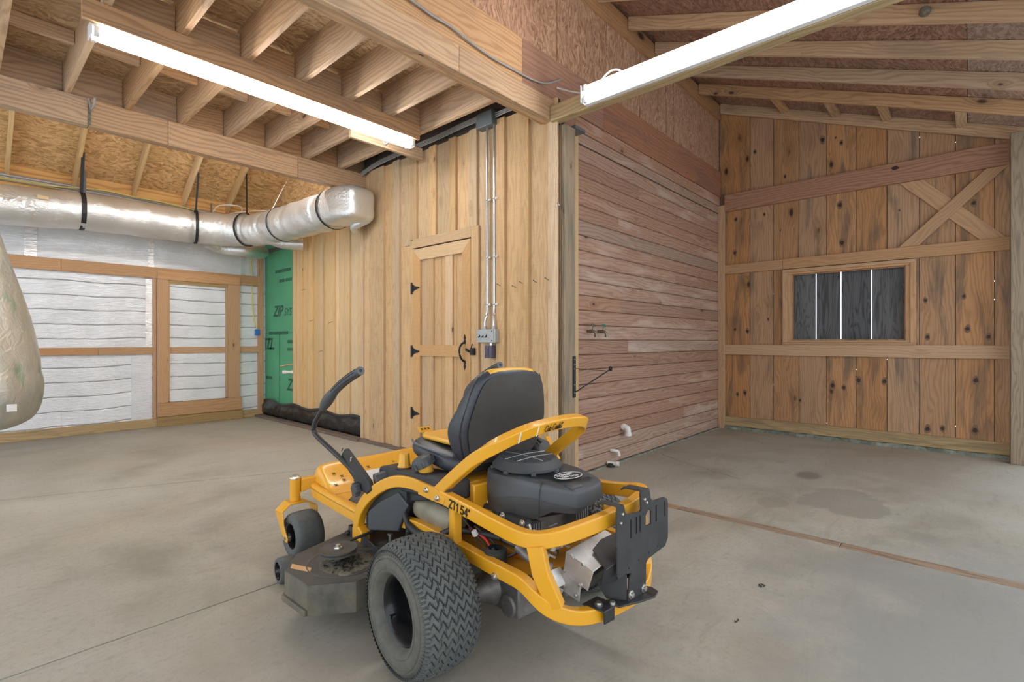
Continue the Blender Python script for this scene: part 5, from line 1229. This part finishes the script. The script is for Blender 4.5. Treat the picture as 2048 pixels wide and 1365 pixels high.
b = MB(); b.poly([(1.08, .28, .3845), (1.10, .16, .3845), (1.08, -.20, .3845), (.80, -.20, .3845), (.78, .33, .3845), (1.0, .35, .3845)], (0, 0, 1), .006); b.build('foot_mat', 'plastic', plat, bevel=.003)
b = MB(); b.poly([(1.22, .15, .403), (1.30, .13, .443), (1.30, -.12, .446), (1.22, -.10, .406)], (-.45, 0, 1), .005); b.build('warning_label', 'paper', plat)

# ---- lap bars
def lap(s):
    b = MB(); pts = catmull([(.66, .368 * s, .50), (.80, .385 * s, .56), (.92, .40 * s, .605), (1.02, .43 * s, .66), (1.115, .468 * s, .72), (1.15, .482 * s, .755), (1.135, .484 * s, .80), (1.09, .478 * s, .85), (1.03, .472 * s, .905), (.98, .466 * s, .95)], 6)
    b.tube(pts, .0135, 12); bar = b.build('control_lever', 'black', mw, angle=80)
    b = MB(); g = catmull([(1.045, .474 * s, .892), (1.01, .470 * s, .925), (.96, .464 * s, .965), (.90, .458 * s, 1.005), (.80, .450 * s, 1.055), (.66, .44 * s, 1.108)], 6); m_ = len(g)
    b.tube(g, .021, 16, rs=[1.0 if i < 3 else 1.0 + .38 * math.sin(PI * min(1, i / (m_ * .55))) for i in range(m_)])
    gp = b.build('lever_grip', 'plastic', bar, angle=60)
    b = MB()
    for a_ in range(8):
        of = V(0, math.cos(a_ * PI / 4), math.sin(a_ * PI / 4)) * .0215; b.tube([p + of for p in g[14:-1]], .0022, 5)
    b.build('grip_rib', 'plastic2', gp)
    b = MB(); b.lathe([(.0085, -.001), (.021, -.001), (.0215, .002), (.0085, .003)], g[-1], (g[-1] - g[-2]), 14); b.lathe([(.0001, .001), (.0085, .001)], g[-1], (g[-1] - g[-2]), 14, mi=1); b.build('grip_end', ['vinyl_grey', 'ink'], gp)
    y = .385 * s
    b = MB(); b.poly([(x, y - .012 * s, z) for x, z in ((.985, .646), (.94, .682), (.72, .592), (.660, .562), (.645, .525), (.68, .497), (.76, .503), (.84, .545), (.97, .606))], (0, s, 0), .026); b.build('lever_bracket', 'plastic2', mw, bevel=.006)
    b = MB(); b.cyl((.64, .29 * s, .580), (.655, .368 * s, .565), .034, 20); b.build('pivot_damper', 'plastic', mw, bevel=.004)
    b = MB(); b.cyl((.765, .40 * s, .508), (.765, .43 * s, .505), .030, 8); b.cyl((.765, .375 * s, .508), (.765, .40 * s, .508), .016, 10)
    for k in range(6): a_ = k * PI / 3; b.cyl((.765 + .028 * math.cos(a_), .402 * s, .508 + .028 * math.sin(a_)), (.765 + .028 * math.cos(a_), .428 * s, .506 + .028 * math.sin(a_)), .009, 8)
    b.build('adjuster_knob', 'plastic', mw, bevel=.002)
    b = MB(); b.cyl((.975, .40 * s, .665), (.965, .40 * s, .685), .005, 8); b.cyl((.86, .40 * s, .63), (.855, .40 * s, .65), .005, 8); b.build('bolt', 'bolt', bar)
lap(1); lap(-1)
# front frame foot, where the arch meets the deck lift
b = MB(); b.poly([(.83, .408, .235), (.80, .408, .215), (.73, .408, .235), (.715, .408, .30), (.76, .408, .32), (.83, .408, .30)], (0, -1, 0), .05); b.build('frame_foot', 'yellow', mw, bevel=.006)
b = MB(); b.box(.83, .87, .35, .41, .25, .30); b.cyl((.86, .41, .265), (.86, .425, .265), .012, 10); b.build('lift_bracket', 'black', mw, bevel=.003)
b = MB(); b.bar((.79, .40, .262), (.66, .405, .275), .008, .045, up=(0, 0, 1)); b.bar((.66, .405, .272), (.47, .42, .262), .008, .035, up=(0, 0, 1)); b.build('lift_arm', 'black', mw, bevel=.002)
b = MB(); b.cyl((.57, .33, .23), (.57, .33, .32), .008, 10); b.lathe([(.0001, .008), (.014, .006), (.014, 0)], (.57, .33, .315), (0, 0, 1), 6); b.build('hanger_bolt', 'bolt', mw)

# ---- mower deck
dk = [(.98, .12), (.955, .31), (.80, .69), (.66, .790), (.455, .765), (.355, .60), (.36, .50), (.30, .30), (.30, .0)]
dko = dk + [(x, -y) for x, y in dk[-2::-1]]
b = MB(); b.poly([(x, y, .246) for x, y in dko], (0, 0, 1), .005)
deck = b.build('deck_top', 'deck', mw, bevel=.004)
vs = []; k = len(dko)
for x, y in dko: vs += [V(x, y, .122), V(x, y, .248)]
b = MB(); b.quadset(vs, [(2 * i, 2 * ((i + 1) % k), 2 * ((i + 1) % k) + 1, 2 * i + 1) for i in range(k)])
sk = b.build('deck_skirt', 'deck_side', mw); so = sk.modifiers.new('thickness', 'SOLIDIFY'); so.thickness = .005; so.offset = -1
b = MB()
for p, q in zip(dk[2:4], dk[3:5]): b.bar((p[0], p[1] + .006, .135), (q[0], q[1] + .006, .135), .014, .024)
b.build('skirt_lip', 'deck_side', sk, bevel=.004)
b = MB(); b.poly([(.66, .765, .2515), (.70, .745, .2515), (.60, .695, .2515), (.565, .715, .2515)], (0, 0, 1), .001); b.build('warning_label', 'orange_label', deck)
# sunken blade housing with pulley, belt and clippings
cx, cy = .575, .555
b = MB(); b.lathe([(.165, .2515), (.163, .2535), (.158, .2525), (.150, .2518)], (cx, cy, 0), (0, 0, 1), 48); b.build('blade_housing', 'deck', deck, angle=80)
b = MB(); b.lathe([(.118, .2515), (.0001, .2520)], (cx - .02, cy, 0), (0, 0, 1), 40); b.build('clippings_bed', 'clutter', deck)
b = MB(); px, py = .60, .575
b.lathe([(.0001, .310), (.022, .310), (.024, .306), (.078, .306), (.083, .309), (.083, .303), (.074, .299), (.083, .294), (.083, .289), (.02, .289), (.02, .25)], (px, py, 0), (0, 0, 1), 48); pu = b.build('blade_pulley', 'steel' if False else 'deck', mw, angle=35)
b = MB(); b.lathe([(.0001, .325), (.011, .324), (.0115, .314), (.018, .313), (.020, .310)], (px, py, 0), (0, 0, 1), 6); b.build('spindle_nut', 'bolt', pu)
b = MB(); b.bar((px + .06, py - .055, .299), (.80, -.02, .299), .016, .008, up=(0, 0, 1)); b.bar((px - .055, py - .06, .299), (.33, .12, .30), .016, .008, up=(0, 0, 1)); b.build('drive_belt', 'plastic2', mw)
b = MB(); random.seed(5)
for k in range(46):
    a_ = random.uniform(0, 2 * PI); q = random.uniform(.02, .13); c0 = V(cx - .045 + q * math.cos(a_) * .62, cy + .01 + q * math.sin(a_) * .8, .254)
    d_ = V(random.uniform(-1, 1), random.uniform(-1, 1), random.uniform(0, .5)).normalized() * random.uniform(.008, .026); b.bar(c0, c0 + d_, random.uniform(.004, .012), .004)
b.build('grass_clippings', 'debris', deck)
o = bpy.data.objects['grass_clippings']; o['kind'] = 'stuff'
b = MB(); b.lathe([(.0001, .256), (.03, .254), (.034, .2515)], (.455, .60, 0), (0, 0, 1), 12); b.build('mud_cake', 'clutter', deck)
for s in (1, -1):
    r_ = bpy.data.objects.new('deck_wheel', None); C.objects.link(r_); r_.parent = mw; r_.location = (1.10, .645 * s, .064)
    b = MB(); b.lathe([(.045, -.042), (.058, -.042), (.064, -.034), (.064, .034), (.058, .042), (.045, .042)], (0, 0, 0), (0, 1, 0), 36); b.build('roller_tyre', 'rubber', r_, angle=40)
    b = MB(); b.lathe([(.046, .040), (.040, .022), (.012, .015), (.012, .034), (.0001, .034)], (0, 0, 0), (0, s, 0), 24)
    for k in range(5): a_ = k * 2 * PI / 5; b.bar((.012 * math.cos(a_), .022 * s, .012 * math.sin(a_)), (.043 * math.cos(a_), .022 * s, .043 * math.sin(a_)), .006, .008, up=(0, 1, 0))
    b.build('roller_hub', 'rim', r_, angle=40)
    b = MB(); b.bar((-.0, -.05 * s, .0), (-.20, -.03 * s, .13), .03, .02, up=(0, 0, 1)); b.cyl((0, -.05 * s, 0), (0, .03 * s, 0), .008, 8); b.build('roller_arm', 'deck', r_, bevel=.004)

# ---- engine
def loftz(secs, n):
    vs = [p for sct in secs for p in sct]; fs = []
    for i in range(len(secs) - 1):
        for j in range(n): fs.append((i * n + j, i * n + (j + 1) % n, (i + 1) * n + (j + 1) % n, (i + 1) * n + j))
    fs += [[(len(secs) - 1) * n + j for j in range(n)], list(range(n))[::-1]]
    return vs, fs
eo0 = [(.125, .0), (.115, .07), (.07, .13), (.0, .165), (-.08, .175), (-.16, .158)]
eo1 = [(-.01, -.172), (.07, -.13), (.115, -.06)]
cA = [(p.x, p.y) for p in catmull([(*q, 0) for q in [eo1[-1]] + eo0], 4)][4:]
cB = [(p.x, p.y) for p in catmull([(*q, 0) for q in [(-.12, -.185)] + eo1 + [eo0[0]]], 4)][:-4]
mid_ = [(-.22, .128), (-.28, .088), (-.345, .042), (-.358, .028), (-.362, .008), (-.358, -.05), (-.342, -.13), (-.334, -.152), (-.316, -.165), (-.25, -.178), (-.19, -.184)]
eo = cA + mid_ + cB
NE = len(eo); ecx, ecy = -.08, .0
def esec(z, k):
    return [V(ecx + (x - ecx) * k, ecy + (y - ecy) * k, z(x, y) if callable(z) else z) for x, y in eo]
top = lambda x, y: .700 - max(0, -x - .16) * .12
wave = lambda x, y: .618 + .016 * math.sin(math.atan2(y, x + .08) * 3 + 1.2)
low = lambda x, y: .548 + (.035 if x < -.27 else 0) + (.02 if (x < -.2 and y < 0) else 0)
b = MB(); vs, fs = loftz([esec(lambda x, y: low(x, y), .93), esec(lambda x, y: low(x, y), .985), esec(lambda x, y: low(x, y) + .02, .995), esec(wave, 1.0), esec(.64, .97)], NE); b.quadset(vs, fs, smooth=True)
eng = wn(b.build('blower_housing', 'plastic3', mw, angle=40))
b = MB(); vs, fs = loftz([esec(lambda x, y: wave(x, y) - .002, .99), esec(lambda x, y: wave(x, y), 1.008), esec(lambda x, y: wave(x, y) + .006, 1.010), esec(lambda x, y: top(x, y) - .022, 1.0), esec(lambda x, y: top(x, y) - .008, .985), esec(top, .955), esec(lambda x, y: top(x, y) + .002, .85), esec(lambda x, y: top(x, y) + .004, .45), esec(lambda x, y: .704, .05)], NE); b.quadset(vs, fs, smooth=True); ec = wn(b.build('engine_cover', 'plastic', mw, angle=50))
fx, fy, fz = -.045, .0, .712
b = MB(); b.lathe([(.150, .000), (.152, .010), (.146, .016), (.142, .020), (.128, .036), (.118, .038)], (fx, fy, fz), (0, 0, 1), 64); b.lathe([(.118, .036), (.0001, .036)], (fx, fy, fz), (0, 0, 1), 48, mi=1); b.lathe([(.0001, -.006), (.140, -.006), (.140, .004)], (fx, fy, fz), (0, 0, 1), 48, mi=1)
fan = b.build('fan_screen', ['plastic', 'ink'], mw, angle=30)
b = MB()
ns = 21
for k in range(ns):
    y = -.118 + .236 * (k + .5) / ns; w = math.sqrt(max(0, .122 ** 2 - y * y)); pts = []
    for q in range(7):
        u = -1 + q / 3; pts.append((fx + u * w, fy + y + .018 * (1 - u * u) * 0, fz + .0385 + .006 * (1 - (u * w / .12) ** 2 - (y / .12) ** 2)))
    for p, q in zip(pts, pts[1:]): b.bar(p, q, .0056, .003, up=(0, 0, 1))
b.build('screen_slat', 'plastic', fan); bpy.data.objects['screen_slat']['kind'] = 'stuff'
b = MB(); zf = fz + .047
b.tube([(fx - .118, fy + .02, zf - .006), (fx, fy + .02, zf), (fx + .118, fy + .02, zf - .006)], .0018, 5); b.tube([(fx + .01, fy - .118, zf - .006), (fx + .01, fy, zf), (fx + .01, fy + .118, zf - .006)], .0018, 5); b.tube([(fx - .05, fy - .105, zf - .006), (fx - .05, fy, zf - .001), (fx - .05, fy + .105, zf - .006)], .0014, 5)
b.build('screen_rib', 'steel', fan)
b = MB()
for k in range(8): a_ = k * PI / 4 + .2; b.bar((fx + .14 * math.cos(a_), fy + .14 * math.sin(a_), fz), (fx + .158 * math.cos(a_), fy + .158 * math.sin(a_), fz - .004), .02, .014)
b.build('screen_tab', 'plastic', fan, bevel=.002)
# oval badge and lettering on the sloping cover
slope = V(0, -1, 0); 
def ez(x): return .7035 - max(0, -x - .16) * .12
bc = V(-.240, -.050, ez(-.245) + .001); nrm_ = V(-.12, 0, 1).normalized()
dirx = V(-.12, -1, -.012).normalized()
b = MB(); ex, ey = dirx, nrm_.cross(dirx)
ring_o = [bc + ex * .070 * math.cos(a_) + ey * .033 * math.sin(a_) for a_ in [2 * PI * q / 40 for q in range(40)]]
b.poly(ring_o, nrm_, .0015, mi=0); b.tube([p + nrm_ * .0015 for p in ring_o], .0014, 5, closed=True, mi=1)
bd = b.build('badge', ['vinyl_back', 'white_ink'], ec)
bn = bc + nrm_ * .002
text('lettering', 'KOHLER', .021, bn - ex * .055 + ey * .004, ex, ey, 'white_ink', bd, weight=.0006)
text('lettering', '7000 Series', .019, bn - ex * .045 - ey * .016, ex, ey, 'white_ink', bd)
text('lettering', '24', .014, bn + ex * .022 + ey * .017, ex, ey, 'white_ink', bd)
text('lettering', 'KOHLER', .026, V(-.300, -.020, ez(-.300) + .0022), ex, ey, 'ink', ec, weight=.0006)
b = MB(); b.box(-.345, -.30, -.02, .04, .668, .690); b.build('cover_latch', 'plastic', ec, bevel=.008)
b = MB(); b.tube([V(-.25, .1275, .56), V(-.25, .1285, .62), V(-.25, .1265, .66), V(-.245, .113, .688), V(-.235, .09, .695)], .002, 5); b.build('cover_seam', 'ink', ec)
# lower engine: crankcase, cylinders, valve covers, bolts
b = MB(); b.box(-.19, .06, -.12, .12, .395, .55); b.cyl((-.06, 0, .39), (-.06, 0, .545), .125, 24); cr = b.build('crankcase', 'alu', mw, bevel=.01)
for s in (1, -1):
    b = MB(); 
    for k in range(6): b.box(-.24, -.08, s * (.10 + .014 * k), s * (.108 + .014 * k), .44, .54)
    b.box(-.22, -.10, min(.09 * s, .18 * s), max(.09 * s, .18 * s), .45, .53); b.build('cylinder_fins', 'alu', cr)
    b = MB(); b.box(-.235, -.10, min(.145 * s, .195 * s), max(.145 * s, .195 * s), .495, .560); vc = b.build('valve_cover', 'plastic2', mw, bevel=.014, seg=3)
    for (x, z) in ((-.225, .552), (-.11, .552), (-.12, .505)): b = MB(); b.lathe([(.0001, .012), (.008, .011), (.009, .003), (.014, .002), (.014, 0)], (x, .194 * s, z), (0, s, 0), 12); b.build('bolt', 'bolt', vc)
    b = MB(); b.box(-.04, .07, min(.12 * s, .16 * s), max(.12 * s, .16 * s), .42, .55); b.build('side_cowl', 'plastic2', cr, bevel=.01)
b = MB(); b.bar((-.265, .20, .56), (-.29, .20, .50), .016, .010, up=(0, 1, 0)); b.bar((-.29, .20, .50), (-.27, .20, .485), .016, .010, up=(0, 1, 0)); b.build('lever_clip', 'bolt', cr, bevel=.002)
b = MB(); b.cyl((-.30, -.20, .555), (-.315, -.225, .555), .016, 12); b.build('oil_cap', 'vinyl_yellow', cr)
random.seed(11)
for k in range(20):
    p = V(random.uniform(-.33, -.20), random.uniform(-.10, .20), random.uniform(.41, .50)); d_ = V(random.uniform(-1, 1), random.uniform(-1, 1), random.uniform(-.6, .6)).normalized() * random.uniform(.02, .05)
    b = MB(); b.bar(p, p + d_, random.uniform(.006, .016), random.uniform(.004, .01)); b.build('linkage_rod', 'steel' if k % 3 else 'alu', cr)
for k in range(6):
    p = V(-.32 + .01 * k, .16 - .045 * k, .45 + .012 * (k % 3)); b = MB(); b.cyl(p, p + V(-.012, .008, 0), .009, 10); b.build('linkage_boss', 'bolt', cr)
b = MB(); b.lathe([(.03, 0), (.045, .01), (.045, .06), (.03, .07), (.0001, .07)], (-.12, .24, .44), (0, 0, -1), 20); b.build('oil_filter', 'plastic2', cr)
# muffler guard: bright folded steel box with tilted faces, exhaust pipe
b = MB()
b.poly([V(-.391, .13, .477), V(-.520, .13, .449), V(-.493, .13, .37), V(-.379, .13, .396)], (0, -1, 0), .006)
b.poly([V(-.391, .13, .477), V(-.367, -.13, .487), V(-.49, -.13, .462), V(-.520, .13, .449)], (0, 0, -1), .005)
b.poly([V(-.389, .124, .475), V(-.365, -.13, .485), V(-.355, -.13, .42), V(-.377, .124, .40)], (-1, 0, 0), .004)
b.build('heat_shield', 'steel', mw, bevel=.0015)
b = MB(); b.poly([V(-.377, .122, .41), V(-.455, .122, .39), V(-.447, .122, .311), V(-.341, .122, .326)], (0, -1, 0), .005); b.poly([V(-.345, .165, .36), V(-.377, .13, .33), V(-.35, .13, .28), V(-.32, .165, .30)], (0, -1, 0), .005); b.poly([V(-.325, .19, .395), V(-.345, .11, .40), V(-.385, .11, .355), V(-.36, .185, .34)], (0, 0, -1), .004); b.build('lower_shield', 'steel', mw, bevel=.0015)
b = MB(); b.poly([V(-.45, .05, .482), V(-.425, -.03, .492), V(-.42, -.14, .492), V(-.535, -.14, .476), V(-.545, .09, .450)], (0, 0, -1), .005); b.poly([V(-.540, .09, .452), V(-.535, -.14, .476), V(-.53, -.12, .36), V(-.505, .07, .375)], (1, 0, 0), .005); b.build('exhaust_deflector', 'black', mw, bevel=.002)
b = MB(); b.lathe([(.0001, 0), (.035, .004), (.043, .02), (.043, .20), (.035, .216), (.0001, .22)], (-.425, .11, .41), (.05, -1, .02), 24); b.build('muffler', 'black', mw, angle=50)
b = MB(); b.tube(catmull([(-.20, .19, .45), (-.26, .20, .44), (-.31, .19, .425), (-.35, .16, .41)], 5), .019, 12); b.build('exhaust_pipe', 'alu', mw, angle=80)
b = MB()
for (x, y, z) in ((-.385, .131, .405), (-.46, .131, .378), (-.38, .124, .345), (-.435, .124, .33)): b.lathe([(.0001, .007), (.006, .006), (.007, 0)], (x, y, z), (0, 1, 0), 6)
for (x, y, z) in ((-.425, .13, .468), (-.475, .13, .457)): b.lathe([(.0001, .02), (.004, .014), (.009, 0)], (x, y, z), (-.1, .5, .6), 4)
b.build('shield_screw', 'bolt', mw)
# ---- hitch guard plate hooked over the rear bar, tow tongue
b = MB(); xp = -.556
def PL(pts, th=.006, n=(1, 0, 0), x=xp): return [V(x, y, z) for y, z in pts]
outer = [(.045, .52), (.043, .650), (.036, .664), (.006, .664), (.0, .655), (-.006, .632), (-.016, .622), (-.100, .615), (-.106, .622), (-.100, .680), (-.108, .690), (-.152, .692), (-.160, .683), (-.168, .650), (-.180, .636), (-.258, .636), (-.280, .626), (-.288, .608), (-.288, .470), (-.268, .442), (-.150, .424), (-.137, .41), (-.135, .305), (-.025, .305), (-.03, .385), (-.045, .402), (-.01, .408), (.034, .402), (.042, .415), (.040, .51)]
# slots are real openings: assemble the plate with a boolean cutter-free bmesh bridge
import bmesh as _bm
def plate_with_holes(name, outer, holes, x, th, mat, parent):
    bm = bmesh.new()
    def loop(pts):
        v = [bm.verts.new((x, y, z)) for y, z in pts]; return [bm.edges.new((v[i], v[(i + 1) % len(v)])) for i in range(len(v))]
    ed = loop(outer)
    for h in holes: ed += loop(h)
    bmesh.ops.triangle_fill(bm, edges=ed, use_beauty=True, normal=(1, 0, 0))
    g = bmesh.ops.extrude_face_region(bm, geom=bm.faces[:]); vv = [e for e in g['geom'] if isinstance(e, bmesh.types.BMVert)]
    bmesh.ops.translate(bm, verts=vv, vec=(th, 0, 0)); bmesh.ops.recalc_face_normals(bm, faces=bm.faces)
    me = bpy.data.meshes.new(name); bm.to_mesh(me); bm.free(); me.materials.append(M[mat])
    o = bpy.data.objects.new(name, me); C.objects.link(o); o.parent = parent; return o
def slot(y, z0, z1, w): return [(y, z0), (y, z1 - w * .6), (y - w * .5, z1), (y - w, z1 - w * .3), (y - w, z0)]
def dot(y, z): return [(y + .003, z), (y, z - .006), (y - .003, z), (y, z + .006)]
hp_ = plate_with_holes('guard_plate', outer, [slot(-.036, .530, .600, .007), slot(-.070, .538, .602, .007), slot(-.094, .540, .602, .007), slot(-.134, .552, .612, .036), slot(-.200, .552, .618, .008), slot(-.262, .560, .622, .006), dot(-.027, .424), dot(-.089, .437), dot(-.154, .446), dot(-.215, .455)], xp, .006, 'black', mw)
for (ya, yb) in ((.036, .006), (-.108, -.152)):
    b = MB()
    zc = .656 if ya > 0 else .684
    b.poly([(xp, ya, zc), (xp + .012, ya, zc + .008 if ya > 0 else zc + .008), (xp + .085, ya, zc + .004), (xp + .10, ya, zc - .012), (xp + .094, ya, zc - .012), (xp + .082, ya, zc - .003), (xp + .014, ya, zc + .001), (xp + .006, ya, zc - .006)], (0, -1, 0), ya - yb)
    b.build('plate_hook', 'black', hp_, bevel=.002)
b = MB()
for (y, z) in ((.022, .60), (.012, .63), (-.125, .655), (-.14, .64), (-.04, .325), (-.12, .322)): b.lathe([(.0001, .006), (.005, .005), (.006, 0)] if z > .4 else [(.0001, .012), (.009, .011), (.010, .004), (.016, .003), (.016, 0)], (xp, y, z), (-1, 0, 0), 12)
b.build('bolt', 'bolt', hp_)
b = MB(); b.poly([V(-.50, .03, .298), V(-.50, -.16, .298), V(-.55, -.185, .298), V(-.585, -.175, .298), V(-.60, -.13, .298), V(-.585, -.06, .298), V(-.555, .03, .298)], (0, 0, 1), .007); b.poly([V(-.455, .115, .300), V(-.455, .03, .300), V(-.545, .02, .300), V(-.545, .10, .300)], (0, 0, 1), .006); b.poly([V(-.528, .085, .25), V(-.53, .03, .25), V(-.53, .03, .304), V(-.528, .085, .304)], (-1, 0, 0), .007)
tg = b.build('tow_tongue', 'black', mw, bevel=.003)
b = MB(); b.poly([V(-.55, -.02, .306), V(-.55, -.02, .40), V(-.50, .0, .395), V(-.44, .02, .35), V(-.49, .02, .306)], (0, -1, 0), .005); b.build('gusset', 'black', tg, bevel=.001)
b = MB(); b.lathe([(.0001, .010), (.010, .009), (.011, .003), (.016, .002), (.016, 0)], (-.50, .075, .306), (0, 0, 1), 12); b.lathe([(.0001, .010), (.010, .009), (.011, 0)], (-.53, .035, .306), (0, 0, 1), 12); b.build('bolt', 'bolt', tg)
b = MB(); b.box(-.585, -.555, -.135, -.128, .3052, .3058); b.build('pin_slot', 'ink', tg)
# ---- transaxles, wires, right console
for s in (1, -1):
    b = MB(); b.lathe([(.0001, 0), (.05, 0), (.075, .02), (.085, .08), (.075, .13), (.05, .16), (.035, .25)], (-.02, .06 * s, .235), (0, s, 0), 20); b.box(-.20, -.02, min(.08 * s, .19 * s), max(.08 * s, .19 * s), .165, .30); b.cyl((-.14, .20 * s, .20), (-.14, .06 * s, .20), .045, 12); b.build('transaxle', 'alu', mw, bevel=.008)
def wire(pts, r_, mat): q = MB(); q.tube(catmull(pts, 6), r_, 6); return q.build('wire', mat, mw, angle=80)
wire([(.05, .24, .47), (-.03, .22, .44), (-.08, .22, .405), (-.14, .20, .40), (-.20, .17, .43), (-.22, .12, .45)], .006, 'red_wire')
wire([(.03, .23, .48), (-.06, .20, .43), (-.12, .23, .40), (-.18, .20, .42), (-.21, .15, .46)], .005, 'plastic2')
wire([(.0, .25, .44), (-.10, .27, .415), (-.22, .28, .408), (-.33, .27, .41), (-.40, .24, .43)], .004, 'plastic2')
wire([(.10, .24, .50), (.02, .24, .46), (-.05, .23, .42), (-.02, .20, .40)], .004, 'plastic2')
wire([(.30, .25, .42), (.15, .25, .44), (.0, .22, .455), (-.08, .18, .45)], .012, 'plastic2')
wire([(-.10, .24, .425), (-.16, .255, .40), (-.22, .265, .40)], .010, 'plastic')
b = MB(); b.lathe([(.0001, .02), (.012, .018), (.013, 0)], (.01, .24, .452), (0, .5, 1), 10); b.build('wire_cap', 'paper', mw)
b = MB(); b.cyl((.16, .17, .565), (.08, .17, .555), .03, 16); b.cyl((.085, .17, .555), (.075, .17, .555), .034, 16); b.build('air_hose', 'plastic2', mw)
b = MB(); b.cyl((.06, .13, .55), (.03, .11, .56), .016, 10); b.bar((.07, .12, .57), (.03, .12, .545), .008, .02); b.build('hose_clamp', 'steel', mw)
b = MB(); b.poly([(.33, -.345, .64), (.10, -.345, .63), (.08, -.345, .66), (.16, -.345, .745), (.30, -.345, .765)], (0, 1, 0), .11); b.build('right_console', 'plastic', mw, bevel=.015)
b = MB(); b.bar((.10, -.352, .655), (.18, -.352, .76), .004, .03, up=(0, 1, 0)); b.poly([(.11, -.235, .63), (.20, -.235, .75), (.225, -.235, .735), (.15, -.235, .63)], (0, 1, 0), .006); b.build('console_bracket', 'yellow', mw, bevel=.001)
b = MB(); b.tube(catmull([(.30, -.22, .77), (.22, -.24, .775), (.17, -.26, .765), (.14, -.27, .745)], 5), .008, 8); b.build('console_trim', 'plastic2', mw)

# ---- lettering on the frame and reflective strips on the hoop
tx = V(-1, 0, -.075)
strokes('lettering', 'ZT1 54"', .031, .0066, V(.068, .3312, .572), tx, (0, 0, 1), 'ink', fr, gap=.24, slant=.08)
strokes('lettering', 'Cub', .025, .0032, V(-.2195, .068, .887), (.02, -1, .06), (-.35, 0, 1), 'ink', hoop, gap=.04, slant=.12, under=[(.1, 1.5)])
strokes('lettering', 'Cadet', .025, .0032, V(-.2180, .022, .890), (.05, -1, .05), (-.35, 0, 1), 'ink', hoop, gap=.04, slant=.12, under=[(.1, 2.3)])
for (x, y, z) in ((-.210, .195, .876), (-.2165, .105, .893)):
    b = MB(); b.bar((x + .006, y, z - .020), (x - .009, y, z + .022), .005, .004, up=(1, 0, .35)); b.build('reflector_strip', 'white_ink', hoop)

b = MB(); b.poly([(1.27, -.26, .640), (1.31, -.26, .668), (1.31, -.36, .668), (1.27, -.36, .640)], (-.5, 0, .8), .006); b.bar((1.30, -.31, .655), (1.20, -.33, .40), .03, .010, up=(1, 0, 0)); lp = b.build('deck_lift_pedal', 'yellow', mw, bevel=.003)
b = MB()
for y in (-.285, -.31, -.335):
    c0 = V(1.285, y, .6625)
    for d_ in (V(.5, .6, .35), V(.5, -.6, .35)): d_ = d_.normalized() * .009; b.bar(c0 - d_, c0 + d_, .003, .004, up=(-.5, 0, .8))
b.build('cross_cutout', 'ink', lp)
